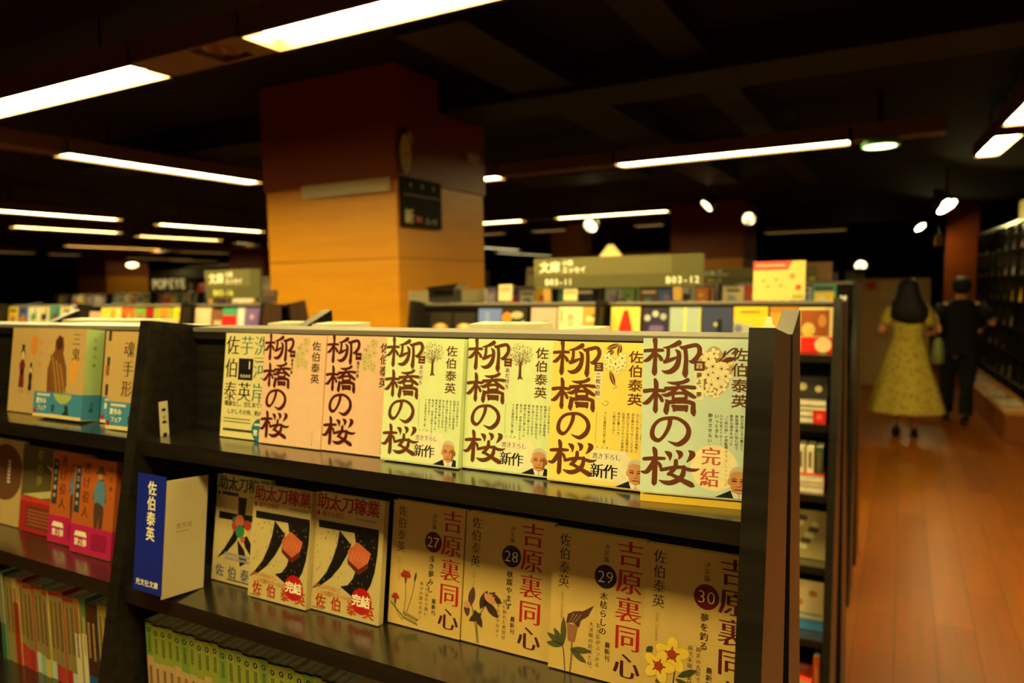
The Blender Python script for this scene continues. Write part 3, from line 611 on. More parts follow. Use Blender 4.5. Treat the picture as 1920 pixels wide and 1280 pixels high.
def cover_grid(s, w, h):
    tl = ink(74, 122, 130)
    rows = (('佐', '芋', '洗'), ('伯', '', '河'), ('泰', '英', '岸'))
    for i, r in enumerate(rows):
        for k, ch in enumerate(r):
            if ch: s.glyph(ch, 16+28.5*k, 131-33*i, 30, tl if ch in '芋洗河岸' else I_BK, 2, sx=0.92, **MIN)
    s.rect(30, 82.5, 59, 113, ink(20, 14, 12), 2); s.glyph('1', 52, 104, 17, I_CREAM, 3, **MIN); s.htext('佐伯泰英', 34, 88, 5.0, I_CREAM, 3, 5.4)
    for k in range(3): s.rect(33, 99+4*k, 48, 99.8+4*k, ink(60, 44, 34), 3)
    s.rect(60, 114, 86, 115, ink(120, 120, 70), 1.5)
    s.htext('職業なし、住むあてなし', 6, 48, 8, I_BK, 2, 7.9, **SANS); s.htext('しかしその侍、剣の達者', 12, 37, 8, I_BK, 2, 7.9, **SANS)
    textlines(s, 6, 26, 56, 2, ink(120, 100, 60), 2, 4.5, 1.6); textlines(s, 6, 9, 60, 1, I_BK, 2, 4, 3.6)
    s.disc(80, 14, 16, ink(48, 112, 132), 3, 30); s.htext('第1弾', 68, 10, 9, I_CREAM, 4, 8, **BOLD); textlines(s, 69, 20, 22, 1, I_CREAM, 4, 4, 3)

GR = 'paperbacks of the brush-titled series on the top shelf'
COLS2 = ['江戸の街を騒がせる', '船頭を狙った連続強盗。', '命をとられた者も出て', '桜子の周辺に緊張が走る。', '舟に残された千社札は', '事件解決の鍵となるか。', '棒術で評判の娘に育った', '桜子が、武術の師匠とともに', '真犯人を追う!', '4ヶ月連続刊行第二弾!']
COLS3 = ['棒術の師匠・小龍太は', '江戸を離れ、長崎へ―', 'はじめて知る異国の風物に', '目を開かれてゆく二人だが、', '身辺にはさらなる危険が迫る。', '出島のプロイセン人医師が', '見せた驚くべき', '二枚の絵とは？', '', '4ヶ月連続刊行第三弾!']
PINK, GREEN, YELLOW, TEAL = paper(236, 190, 158), paper(226, 236, 176), paper(252, 222, 112), paper(206, 222, 204)
book('cream paperback with nine large characters and a black square, beside the two pink ones', -0.862, 0.696, -0.21, 0.105, 0.149, 0.008, paper(226, 210, 150), cover_grid)
book('pink paperback with brush title, left one of the two pink copies', -0.774, 0.688, -0.21, 0.112, 0.149, 0.009, PINK, cover_pink, group=GR)
book('pink paperback with brush title, right one of the two pink copies', -0.6615, 0.690, -0.21, 0.112, 0.149, 0.009, PINK, cover_pink, group=GR)
book('pale green paperback with brush title and tree, the one beside the pink pair', -0.556, 0.680, -0.21, 0.112, 0.149, 0.010, GREEN, cover_tree, group=GR, band=(82, GREEN, band_new(COLS2)))
book('pale green paperback with brush title and tree, the one beside the yellow paperback', -0.443, 0.688, -0.21, 0.112, 0.149, 0.010, GREEN, cover_tree, group=GR, band=(82, GREEN, band_new(COLS2)))
book('yellow paperback with brush title and line-drawn blossoms on the top shelf', -0.331, 0.681, -0.21, 0.112, 0.149, 0.010, YELLOW, cover_lineflowers, group=GR, band=(82, YELLOW, band_new(COLS3)))
book('pale teal paperback with brush title and white blossoms, standing highest beside the end panel', -0.2192, 0.656, -0.2030, 0.1003, 0.149, 0.010, TEAL, cover_blossom, yaw=7.0, group=GR, band=(82, TEAL, band_last))
r = thing('paperback_book', 'yellow-edged paperback lying flat under the pale teal paperback', 'book', (-0.2192, 0.6565, H-0.2098), (0, 0, radians(7.0)))
m = MB(); yl = paper(244, 200, 70); m.box(0, 0.1003, 0, 0.046, 0, 0.0008, yl); m.box(0, 0.1003, 0, 0.046, 0.0057, 0.0065, yl); m.box(0, 0.1003, 0, 0.0008, 0.0009, 0.0056, yl); m.build('cover', r)
m = MB(); m.box(0.001, 0.0993, 0.001, 0.045, 0.0009, 0.0056, M_PAGE); m.build('page_block', r)

# second shelf of the right bay
def cover_blade(two=True):
    def f(s, w, h):
        ti = ink(160, 34, 44) if two else ink(40, 70, 76); au = ink(186, 56, 18) if two else ink(92, 92, 120)
        s.htext('助太刀稼業', 2, 138, 21, ti, 2, 20.4, bx=0.035, by=0.03)
        s.poly([(2, 123), (5, 127), (8, 123), (5, 119)], ti, 2)
        if two: s.htext('新たな明日', 12, 123, 7.4, ti, 2, 7.2, **SANS)
        else: textlines(s, 12, 121, 34, 1, ti, 2, 4, 5)
        textlines(s, 66, 122, 36, 1, ink(150, 130, 96), 2, 3, 2)
        bk = ink(20, 14, 14)
        if two:
            s.poly([(6, 114), (103.5, 114.5), (104.5, 106), (7, 104.5)], bk, 2)
            s.poly([(42, 105), (62, 90), (56, 76), (46, 60), (32, 44), (16, 32), (0.8, 25.5), (12, 36), (24, 50), (33, 68), (39, 86)], bk, 2.2)
            s.poly([(66, 105.5), (104.4, 106), (104, 84), (101, 62), (96, 46), (88, 33), (80, 26), (66, 28), (48, 36), (60, 40), (68, 50), (72, 62), (60, 72), (58, 82), (70, 90)], bk, 2.1)
            s.poly([(57, 82), (72, 95), (94, 84), (90, 72), (76, 62), (60, 70)], ink(196, 96, 60), 3); s.poly([(57, 76), (60, 70), (76, 62), (90, 72), (91, 66), (76, 55), (58, 66)], ink(96, 34, 26), 3.2)
            for k in range(6): s.line([(62+5*k, 70+1.5*(k % 2)), (66+5*k, 84-k)], 0.5, ink(226, 150, 100), 3.4)
            rn = random.Random(5)
            for k in range(46):
                u, v, a = rn.uniform(5, 100), rn.uniform(34, 102), rn.uniform(0, 3.1); leaf(s, u, v, a, rn.uniform(2.5, 5), 0.55, ink(150, 120, 50) if k % 2 else ink(110, 90, 60), 3.6)
            s.htext('金もコネもない二', 6, 31, 6.2, ink(206, 110, 40), 3.8, 5.6, **SANS); s.htext('二人の旅のゴールは?', 8, 23.5, 7, ink(206, 110, 40), 3.8, 6.4, **SANS)
            s.burst(83, 24, 17, ink(184, 22, 22), 4); s.htext('完結', 68, 24, 15, I_CREAM, 5, 14.5, **BOLD)
        else:
            s.poly([(45, 121), (62, 121), (60, 98), (100, 100), (101, 89), (60, 90), (66, 70), (88, 46), (102, 36), (84, 36), (64, 54), (54, 78), (46, 60), (28, 42), (8, 30), (24, 48), (38, 68), (44, 88), (8, 87), (8, 97), (46, 97)], bk, 2.2)
            s.poly([(48, 62), (62, 50), (70, 34), (56, 26), (52, 40)], bk, 2.4)
            for u, v, r, c in ((50, 88, 9, (206, 110, 84)), (42, 80, 7, (180, 60, 50)), (66, 84, 7, (190, 62, 54)), (52, 74, 9, (44, 130, 74)), (62, 74, 6, (210, 190, 80)), (40, 88, 5, (60, 120, 60)), (58, 64, 5, (190, 80, 70))): s.disc(u, v, r, ink(*c), 3+0.05*r, 16)
            textlines(s, 24, 38, 60, 2, ink(160, 150, 150), 3, 6, 4); textlines(s, 32, 4, 60, 1, ink(90, 84, 84), 3, 3, 2)
        s.htext('佐伯泰英', 4, 12.5, 18, au, 3.9, 26, bx=0.03, by=0.02) if two else s.htext('佐伯泰英', 4, 15, 18, au, 3.9, 25, bx=0.025, by=0.005)
        if two: textlines(s, 4, 2.5, 20, 1, ink(150, 120, 80), 3.9, 3, 1.6)
    return f
def rtext(s, t, u, v, size, mt, L):
    for ch in t:
        if ch == ' ': v -= size*0.4; continue
        a = G[ch][5]*size; s.glyph(ch, u, v-a/2, size, mt, L, rot=-pi/2, shear=0.2, bx=-0.01, by=-0.01); v -= a
def cover_serial(num, sub, blurb, plant, tc, nc):
    def f(s, w, h):
        for i, ch in enumerate('吉原裏同心'): s.glyph(ch, 87.5, 133-28.3*i, 27.5, tc if ch != '心' else ink(74, 22, 16), 2+0.1*i, sx=1.06, bx=0.028, by=-0.014)
        s.vtext('佐伯泰英', 14.5, 144, 14.2, ink(48, 28, 22), 2, 14.6, sx=0.95, bx=0.006, by=-0.014); rtext(s, 'Saeki Yasuhide', 14, 82, 4.6, ink(140, 116, 76), 2)
        s.vtext('決定版', 62, 140, 6.2, I_BK, 2, 6.6, **MIN)
        s.disc(61.5, 106, 12.2, nc, 2, 32); s.htext(num, 52.4, 106, 17.5, I_CREAM, 3, 9.1, bx=-0.014, by=-0.02)
        s.vtext(sub, 60.5, 90, 8.4, I_BK, 2, 9.0, bx=0.022, by=0.006)
        s.vtext('最新刊', 66.5, 40, 6.2, I_BK, 2, 6.8, **SANS)
        for i, b in enumerate(blurb): s.vtext(b, 56-8.2*i, 57, 5.2, ink(66, 44, 30), 2, 5.7, **MIN)
        plant(s)
    return f
def carnation(s):
    gn, rd = ink(98, 96, 44), ink(150, 30, 26); rn = random.Random(3)
    for u, v, k in ((24, 60, 8), (10, 32, 6)):
        s.poly([(u-2.4, v-1), (u+2.4, v-1), (u+1.2, v-9), (u-1.2, v-9)], ink(90, 84, 40), 2)
        for i in range(12): a = pi*i/11; leaf(s, u, v-1, a, k*rn.uniform(0.9, 1.15), k*0.22, rd if i % 2 else ink(186, 54, 44), 2.2+0.05*i)
    for p in (((24, 52), (25, 30), (22, 8)), ((10, 24), (14, 14), (22, 6)), ((38, 58), (34, 36), (26, 12))): s.line(p, 0.9, gn, 1.8)
    leaf(s, 37, 54, 1.4, 13, 1.7, ink(74, 70, 40), 2)
    for i in range(9):
        leaf(s, 22+2.4*i, 12-0.5*i, 1.0-0.04*i, 7, 0.8, gn, 2); leaf(s, 22+2.4*i, 12-0.5*i, -0.9, 6, 0.7, gn, 2.1); leaf(s, 22-2*i, 10+1.5*i, 2.2, 6, 0.7, gn, 2)
def lily(s):
    dk, mv, pk = ink(62, 44, 34), ink(86, 52, 52), ink(202, 140, 96)
    s.line([(22, 2), (19, 20), (12, 44)], 1.4, ink(104, 92, 52), 1.8); s.line([(24, 2), (21, 26), (30, 44)], 1.2, ink(104, 92, 52), 1.8)
    for u, v, a, l, w, c in ((10, 40, 1.4, 24, 4.5, mv), (5, 44, -1.4, 16, 4, mv), (16, 38, -1.0, 22, 4.5, dk), (10, 24, 0.6, 20, 4, dk), (24, 40, 1.2, 24, 5, dk), (28, 44, 0.9, 24, 5, mv), (32, 60, -0.4, 22, 4.5, dk), (30, 50, -0.7, 24, 5, dk)): leaf(s, u, v, a, l, w, c, 2+0.02*l)
    for a in range(5): leaf(s, 34, 50, 0.2+a*0.45, 11, 2.6, pk, 2.8+0.05*a)
    s.disc(6, 42, 5, pk, 2.9, 16, 4)
def arum(s):
    gn, dk = ink(82, 78, 44), ink(84, 50, 36)
    s.line([(26, 1), (27, 20), (26, 40)], 2.0, ink(120, 100, 60), 1.8); s.line([(20, 1), (18, 18), (16, 26)], 1.3, gn, 1.8)
    for a, l in ((2.7, 22), (2.2, 20), (1.6, 30), (-0.5, 22), (0.1, 24), (3.2, 20)): leaf(s, 17 if a > 1 else 25, 26 if a > 1 else 24, a, l, 3.4, gn, 2)
    s.poly([(22, 32), (30, 32), (33, 50), (20, 50)], ink(150, 96, 60), 2.2)
    s.poly([(19, 50), (21, 60), (28, 64), (38, 66), (50, 74), (44, 62), (36, 56), (34, 48), (27, 52)], dk, 2.4)
    for k in range(3): s.line([(23+3*k, 52), (28+4*k, 62)], 0.5, ink(190, 150, 100), 2.6)
def hibiscus(s):
    gn, ye = ink(70, 68, 34), ink(236, 196, 70)
    for p in (((20, 30), (24, 16), (26, 0)), ((34, 34), (32, 16), (31, 0))): s.line(p, 1.4, gn, 1.6)
    for u, v, a, l in ((36, 24, 0.5, 22), (34, 22, -0.4, 20), (14, 14, 0.6, 14), (12, 12, -0.5, 14), (4, 40, 0.9, 10), (28, 12, -0.2, 16)): leaf(s, u, v, a, l, 3.2, gn, 1.9)
    for i, (u, v, r) in enumerate(((30, 44, 17), (17, 30, 16))):
        flower(s, u, v, r, ye, ink(206, 158, 50), None, 2.2+0.6*i, 5, 0.3+i); s.disc(u, v, r*0.28, ink(150, 50, 24), 3.1+0.6*i, 14)
        for k in range(5): leaf(s, u, v, 0.3+i+2*pi*k/5, r*0.5, r*0.07, ink(170, 60, 26), 3.15+0.6*i)
    s.rect(0, 61.6, 104, 61.8, ink(206, 190, 140), 1)
G2 = 'paperbacks facing out on the second shelf'
CR = paper(206, 168, 94); WHC = paper(198, 174, 116)
book('cream paperback with a huge black character and fruit, beside the blue index card', -0.86, 0.668, -0.411, 0.105, 0.149, 0.009, WHC, cover_blade(False), group=G2)
book('cream paperback with a huge black blade-like character and red badge, left copy of two', -0.768, 0.652, -0.411, 0.105, 0.149, 0.009, WHC, cover_blade(True), group=G2)
book('cream paperback with a huge black blade-like character and red badge, right copy of two', -0.6625, 0.660, -0.411, 0.111, 0.149, 0.009, WHC, cover_blade(True), group=G2)
RD, DK = ink(176, 26, 22), ink(62, 14, 16)
book('tan paperback numbered 27 with red carnations on the second shelf', -0.549, 0.675, -0.411, 0.1045, 0.149, 0.009, CR, cover_serial('27', '浅き夢みし', ['幸せ溢れる廓に、', '再びの魔の手が!'], carnation, RD, ink(96, 24, 26)), group=G2)
book('tan paperback numbered 28 with a dark lily on the second shelf', -0.443, 0.676, -0.411, 0.1135, 0.149, 0.009, CR, cover_serial('28', '秋霖やまず', ['雨に紛れた悪党が', '娘をおびやかす!'], lily, RD, ink(44, 24, 30)), group=G2)
book('tan paperback numbered 29 with a hooded arum flower on the second shelf', -0.3275, 0.669, -0.411, 0.1045, 0.149, 0.009, CR, cover_serial('29', '木枯らしの', ['影と影がぶつかる', '大決戦の結末とは。'], arum, RD, ink(48, 22, 28)), group=G2)
book('tan paperback numbered 30 with yellow hibiscus, rightmost on the second shelf', -0.2225, 0.666, -0.411, 0.1030, 0.149, 0.009, CR, cover_serial('30', '夢を釣る', ['師走の吉原で、', '前代未聞の盗賊退治'], hibiscus, ink(92, 20, 20), ink(110, 20, 24)), group=G2)

# blue index card with its white plate, and the little tag on the divider
r = thing('index_card', 'blue index card with white lettering and white plate beside the black divider', 'index card', (-0.905, 0.578, H-0.4105), (-radians(6.5), 0, 0))
m = MB(); BL = mat('blue_card_plastic', rgb(24, 40, 150), 0.35, 0.5, 0.03); m.box(0, 0.058, 0, 0.0012, 0.012, 0.168, BL)
s = Sheet(m, lambda u, v, l: (u, -l, v)); yw = ink(244, 232, 186)
s.vtext('佐伯泰英', 31, 160, 19.5, yw, 1, 20.2, sx=0.95, bx=0.03, by=0.025); s.htext('光文社文庫', 5, 24, 9, yw, 1, 9.4, bx=0.03, by=0.03); m.build('front_flap', r)
m = MB(); m.box(0.0566, 0.058, 0.0013, 0.066, 0.0075, 0.163, paper(206, 186, 140)); s = Sheet(m, lambda u, v, l: (0.058+l, u, v)); s.htext('光文社', 18, 100, 8.2, ink(110, 84, 50), 1, 8.6, **MIN); s.rect(18, 92, 38, 93, ink(140, 110, 70), 1); m.build('side_plate', r)
m = MB((-0.9495, 0.67, H-0.19)); m.box(-0.9499, -0.9489, 0.664, 0.678, H-0.2185, H-0.160, paper(220, 206, 164)); s = Sheet(m, lambda u, v, l: (-0.9489+l, 0.664+u, H-0.2185+v))
for k in range(3): s.rect(4, 8+18*k, 10, 12+18*k, I_BK, 1)
s.disc(7, 35, 3, ink(190, 160, 90), 1, 10); tag(m.build('shelf_tag'), 'small cream tag with black marks on the black divider', 'tag')

# green-topped spines on the third shelf
GS = 'green-topped spines on the third shelf'
M_SPG, M_SPG2, M_SPC = paper(146, 156, 56), paper(118, 150, 60), paper(196, 164, 112)
def spine_book(label, x, y, z, t, h, d, segs, txt, group, dots=None, ti=None):
    """segs: (v0, v1, material) bands up the spine"""
    r = thing('paperback_book', label, 'book', (x, y, H+z+0.0005), (0, 0, 0), group)
    m = MB(); m.box(0, t, 0, 0.0008, 0, h, segs[0][2]); m.box(0, 0.0006, 0.0008, d, 0, h, segs[-1][2]); m.box(t-0.0006, t, 0.0008, d, 0, h, segs[-1][2])
    s = Sheet(m, lambda u, v, l: (u, -l, v)); W = t*1000; HH = h*1000
    for a, b, mt in segs[1:]: s.rect(0, a*HH, W, b*HH, mt, 1)
    if dots: s.disc(W/2, dots*HH, W*0.26, I_BK, 2, 14); s.glyph('9', W/2, dots*HH, W*0.36, I_CREAM, 3, **SANS)
    rn = random.Random(int(x*1e4))
    for a, b, mt in txt:
        v = b*HH
        while v > a*HH+2: q = rn.uniform(2.0, 4.6); s.rect(W*0.32, v-q+0.7, W*0.68, v, mt, 2); s.rect(W*0.46, v-q*0.6, W*0.54, v-q*0.25, segs[0][2], 2.4); v -= q
    m.build('cover', r)
    p = MB(); p.box(0.0007, t-0.0007, 0.001, d-0.001, 0.001, h-0.0015, M_PAGE); p.build('page_block', r)
    if ti: ti(r, t, h)
    return r
x = -0.934
for i in range(25):
    t = 0.0152+0.0006*((i*7) % 3-1); hh = 0.149-0.0015*((i*5) % 3)
    spine_book('green-topped cream paperback spine, %s from the divider on the third shelf' % ORD[i], x, 0.613+0.001*((i*3) % 3), -0.612, t-0.0006, hh, 0.092,
               [(0, 1, M_SPC), (0.62 if i % 4 else 0.66, 1, M_SPG if (i*3) % 5 else M_SPG2), (0.985, 1, paper(206, 190, 110))], [(0.70, 0.86, ink(60, 74, 30)), (0.1, 0.56, ink(128, 76, 36))], GS, 0.915)
    x += t

# left bay
def fig(s, u, v, k, body, hair):
    s.poly([(u-9*k, v), (u+9*k, v), (u+7*k, v+30*k), (u+10*k, v+42*k), (u+4*k, v+52*k), (u-4*k, v+52*k), (u-10*k, v+42*k), (u-7*k, v+30*k)], body, 2)
    s.rect(u-5*k, v+24*k, u+5*k, v+34*k, ink(60, 20, 20), 2.3); s.disc(u, v+62*k, 8*k, hair, 2.2, 18, 10*k); s.disc(u, v+60*k, 6.4*k, ink(224, 190, 140), 2.5, 18, 8*k); s.disc(u, v+76*k, 5*k, hair, 2.5, 12)
    for q in (-4, 4): s.line([(u+q*k, v), (u+q*k, v-8*k), (u+q*k+3*k, v-9*k)], 1.2*k, ink(90, 60, 36), 2)
def cover_children(s, w, h):
    fig(s, 38, 44, 0.95, ink(120, 40, 44), I_BK); fig(s, 66, 40, 0.6, ink(36, 28, 34), I_BK); s.disc(72, 120, 12, ink(220, 140, 60), 1, 20, 18)
    s.vtext('泣き童子', 92, 146, 20, ink(60, 40, 24), 2, 23, **MIN)
BANDB = paper(70, 138, 178)
def band_summer(s, w, h):
    s.htext('夏休み', 8, 27, 10, I_CREAM, 1, 10, **BOLD); s.htext('フェア', 12, 15, 9, I_CREAM, 1, 9, **BOLD); textlines(s, 10, 35, 38, 1, I_CREAM, 1, 4, 4)
    s.poly([(0, 0), (w, 0), (w, 5), (w*0.5, 6), (0, 5)], ink(232, 206, 140), 1); s.disc(6, 9, 4.4, ink(160, 40, 40), 2, 14)
    if w > 100:
        s.poly([(58, 38), (66, 30), (80, 24), (96, 26), (108, 34), (108, 40), (58, 40)], ink(176, 184, 96), 1.4); s.poly([(90, 22), (100, 22), (104, 6), (84, 6), (92, 14)], ink(40, 54, 34), 1.6); s.rect(54, 10, 62, 22, ink(60, 70, 50), 1.6)
def cover_cloak(s, w, h):
    s.poly([(36, 42), (34, 80), (44, 104), (52, 112), (52, 128), (62, 138), (74, 134), (78, 118), (76, 108), (88, 84), (92, 56), (84, 40)], ink(126, 78, 40), 1.4)
    for k in range(7): s.line([(40+6*k, 104-3*k), (52+6*k, 70-3*k), (60+5*k, 42)], 2.6, ink(186, 146, 62) if k % 2 else ink(150, 92, 46), 1.8)
    s.disc(64, 124, 9, ink(78, 42, 34), 2, 18, 11); s.disc(108, 82, 12, ink(226, 160, 66), 1.2, 22, 22)
    s.vtext('三鬼', 112, 143, 23, ink(48, 32, 22), 2, 25, **MIN); s.vtext('特小説', 10, 128, 10, ink(216, 130, 60), 2, 18, **SANS)
def cover_patch(s, w, h):
    for k in range(5): s.rect(8+(k % 2)*36, 132-22*k, 40+(k % 2)*40, 150-22*k, ink(92, 66, 48) if k % 2 else ink(60, 50, 44), 1)
    s.rect(6, 76, 90, 92, ink(150, 92, 50), 1.2); s.poly([(60, 44), (100, 44), (100, 78)], ink(56, 34, 26), 1.4); s.vtext('御神火', 24, 140, 18, I_CREAM, 2, 24)
def cover_soul(s, w, h):
    s.vtext('魂手形', 46, 136, 27, ink(44, 30, 22), 2, 30, **MIN); s.disc(96, 120, 14, ink(222, 160, 60), 1, 20, 24)
GL = 'paperbacks facing out in the left bay'
CL = paper(202, 166, 106)
book('cream paperback with two drawn children, leftmost in the left bay', -1.418, 0.692, -0.21, 0.116, 0.150, 0.009, CL, cover_children, group=GL)
book('thick paperback with a cloaked figure and blue band, its pale green spine showing', -1.298, 0.672, -0.21, 0.138, 0.149, 0.030, CL, cover_cloak, group=GL, spine=(paper(180, 204, 130), lambda s, w, h: s.vtext('三鬼文庫', w/2, 135, 6, I_BK, 1, 14)), band=(42, BANDB, band_summer, lambda s, w, h: s.vtext('文庫', w/2, 30, 8, I_BK, 1, 9)))
book('paperback with dark patchwork picture and blue band, second from the divider in the left bay', -1.138, 0.690, -0.21, 0.105, 0.148, 0.009, CL, cover_patch, group=GL, band=(42, BANDB, band_summer))
book('cream paperback with three big black characters and blue band beside the divider', -1.079, 0.662, -0.21, 0.104, 0.150, 0.010, CL, cover_soul, group=GL, band=(42, BANDB, band_summer))
def cover_round(s, w, h):
    s.poly([(min(w-0.5, max(0.5, 52+56*cos(2*pi*k/40))), 92+50*sin(2*pi*k/40)) for k in range(40)], ink(112, 70, 42), 1)
    textlines(s, 60, 110, 10, 7, I_CREAM, 2, 6, 4)
def cover_roof(s, w, h):
    s.rect(0, 60, w, 148, ink(96, 84, 46), 1); s.poly([(4, 62), (100, 78), (100, 66), (60, 60)], ink(196, 190, 120), 1.4); s.poly([(70, 118), (104, 100), (104, 112)], ink(206, 196, 150), 1.4); s.vtext('花の夢', 52, 142, 18, ink(196, 170, 90), 2, 22, **MIN)
def cover_officer(s, w, h):
    s.rect(4, 62, 18, 136, ink(44, 60, 70), 1); s.vtext('大江戸事件', 11, 132, 8, I_CREAM, 2, 13); s.vtext('逃げ役人', 34, 144, 20, ink(60, 28, 18), 2, 23, **MIN)
    s.poly([(60, 42), (56, 70), (58, 92), (52, 84), (56, 108), (64, 120), (78, 120), (84, 104), (86, 84), (80, 88), (82, 66), (80, 42), (72, 42), (70, 64), (68, 42)], ink(86, 60, 44), 1.4)
    s.poly([(56, 82), (54, 104), (62, 118), (78, 118), (84, 100), (82, 78), (68, 84)], ink(92, 132, 160), 1.6); s.disc(68, 126, 6, ink(206, 150, 100), 1.8, 16, 7); s.poly([(54, 128), (82, 128), (70, 142)], ink(96, 66, 40), 2)
    s.vtext('井月勝一', 96, 140, 8, ink(70, 36, 20), 2, 14)
MAG = paper(196, 34, 92)
def band_second(s, w, h):
    s.poly([(10, 26), (14, 34), (40, 34), (44, 26)], I_CREAM, 1); s.htext('第2弾', 12, 17, 12, I_CREAM, 1, 10.5, **BOLD); textlines(s, 56, 32, 40, 6, ink(120, 20, 50), 1, 4.4, 2.4)
OR = paper(190, 96, 40)
book('cream paperback with a big brown disc on its cover in the left bay', -1.468, 0.668, -0.411, 0.105, 0.149, 0.009, CL, cover_round, group=GL)
book('paperback with a dark roofs picture and red band and spine, left of the orange pair', -1.352, 0.664, -0.411, 0.105, 0.144, 0.009, paper(206, 60, 44), cover_roof, group=GL, band=(52, paper(176, 40, 34), lambda s, w, h: (s.rect(20, 8, 96, 44, ink(96, 60, 36), 1), textlines(s, 24, 36, 66, 5, ink(200, 90, 60), 2, 6, 3))))
book('orange paperback with magenta band, left copy of the pair in the left bay', -1.246, 0.654, -0.411, 0.105, 0.149, 0.009, OR, cover_officer, group=GL, band=(44, MAG, band_second))
book('orange paperback with magenta band, right copy of the pair in the left bay', -1.164, 0.643, -0.411, 0.107, 0.149, 0.009, OR, cover_officer, group=GL, band=(44, MAG, band_second))
# spines of the left bay
x = -1.322
cream, cream2 = paper(170, 140, 76), paper(190, 160, 90)
rows = [((206, 206, 160), 0), ((196, 172, 96), 0), ((196, 172, 96), 0), ((214, 60, 40), 1)]+[((196-(i % 3)*6, 172-(i % 3)*6, 98), 2) for i in range(11)]+[((216, 140, 50), 3), ((120, 170, 90), 3), ((96, 56, 34), 4), ((92, 52, 30), 4), ((224, 196, 90), 4), ((218, 190, 84), 4), ((206, 66, 40), 4), ((200, 60, 40), 4)]
lowc = [(206, 206, 200), (150, 190, 150), (214, 190, 90), (180, 210, 200), (190, 60, 50), (196, 64, 50), (180, 50, 44)]
desc = {0: 'tan paperback spine', 1: 'red and yellow paperback spine', 2: 'tan red-marked paperback spine', 3: 'white paperback spine with coloured top', 4: 'plain coloured paperback spine'}
for i, (c, kd) in enumerate(rows):
    t = 0.0143; p = paper(*[int(q*0.8) for q in c])
    segs = [(0, 1, p)]
    if kd == 0: segs = [(0, 1, p), (0, 0.42, paper(60, 110, 80) if i == 0 else p)]
    if kd == 1: segs = [(0, 1, p), (0.72, 1, cream2)]
    if kd == 2: segs = [(0, 1, p), (0.94, 0.985, paper(176, 60, 30)), (0, 0.30-0.01*i, paper(*lowc[i % 7]))]
    if kd == 3: segs = [(0, 1, paper(226, 214, 176)), (0.62, 1, p)]
    if kd == 4 and i in (17, 18): segs = [(0, 1, p), (0, 0.22, paper(40, 90, 150))]
    spine_book('%s, %s from left, lowest shelf of left bay' % (desc[kd], ORD[i]), x, 0.612+0.0012*((i*5) % 3), -0.612, t-0.0006, 0.150-0.002*((i*7) % 4), 0.092, segs, [(0.35, 0.88, ink(110, 66, 30))] if c[0] > 150 else [(0.4, 0.8, ink(200, 160, 100))], 'spines on the third shelf of the left bay')
    x += t

# ------------------------------------------------------------------ books further back, in one mesh each
PAL = [('cream', (226, 206, 158)), ('yellow', (240, 200, 60)), ('orange', (220, 120, 40)), ('red', (190, 50, 36)), ('blue', (80, 104, 170)), ('navy', (44, 48, 84)),
       ('green', (110, 150, 70)), ('pink', (222, 170, 150)), ('grey', (160, 160, 146)), ('white', (226, 220, 200)), ('teal', (70, 140, 124)), ('brown', (110, 70, 40)), ('black', (34, 28, 28)), ('lilac', (140, 116, 160))]
COL = dict(PAL)
def flat_book(label, x, y, z, w, h, t, col, art, lean=8, yaw=0, group=None, cat='book', name='paperback_book', lying=False):
    rot = (-radians(lean), 0, radians(yaw)) if not lying else (-pi/2, 0, radians(yaw))
    m = MB(); cv = paper(*col)
    m.box(0, w, 0, 0.0008, 0, h, cv); m.box(0, w, t-0.0008, t, 0, h, cv); m.box(w-0.0008, w, 0.0008, t-0.0008, 0, h, cv); m.box(0.001, w-0.001, 0.0009, t-0.0009, 0.001, h-0.0015, M_PAGE)
    s = Sheet(m, lambda u, v, l: (u, -l*3, v)); W, HH = w*1000, h*1000
    for i, a in enumerate(art):
        L = 1+0.5*i
        if a[0] == 'r': s.rect(a[1]*W, a[2]*HH, a[3]*W, a[4]*HH, ink(*a[5]), L)
        elif a[0] == 'd': s.disc(a[1]*W, a[2]*HH, a[3]*W, ink(*a[4]), L, 18, a[5]*HH if len(a) > 5 else None)
        elif a[0] == 'p': s.poly([(u*W, v*HH) for u, v in a[1]], ink(*a[2]), L)
        elif a[0] == 't': textlines(s, a[1]*W, a[2]*HH, a[3]*W, a[4], ink(*a[5]), L, HH*0.07, HH*0.04)
    o = m.build(name); o.location = (x, y, H+z+(t*sin(radians(lean)) if not lying else t)+0.0004); o.rotation_euler = rot
    return tag(o, label, cat, group)
def rand_art(rn, col):
    dark = sum(col) < 330; tc = (232, 220, 190) if dark else (60, 44, 36); other = PAL[rn.randrange(len(PAL))][1]; o2 = PAL[rn.randrange(len(PAL))][1]
    k = rn.randrange(5)
    if k == 0: return [('d', 0.5, 0.45, 0.3, other, 0.22), ('d', 0.45, 0.5, 0.14, o2), ('r', 0.12, 0.8, 0.88, 0.9, tc)]
    if k == 1: return [('r', 0, 0, 1, 0.34, other), ('t', 0.12, 0.24, 0.76, 2, tc), ('d', 0.5, 0.6, 0.22, o2), ('r', 0.7, 0.5, 0.82, 0.94, tc)]
    if k == 2: return [('p', [(0.1, 0.1), (0.9, 0.1), (0.6, 0.6), (0.3, 0.7)], other), ('r', 0.2, 0.78, 0.8, 0.88, tc), ('t', 0.15, 0.95, 0.6, 1, tc)]
    if k == 3: return [('r', 0.08, 0.3, 0.92, 0.74, other), ('d', 0.4, 0.5, 0.15, o2), ('t', 0.1, 0.2, 0.8, 3, tc), ('r', 0.1, 0.8, 0.9, 0.92, tc)]
    return [('r', 0.72, 0.3, 0.88, 0.95, tc), ('p', [(0.05, 0.05), (0.65, 0.05), (0.5, 0.5), (0.2, 0.4)], other), ('d', 0.3, 0.7, 0.13, o2)]
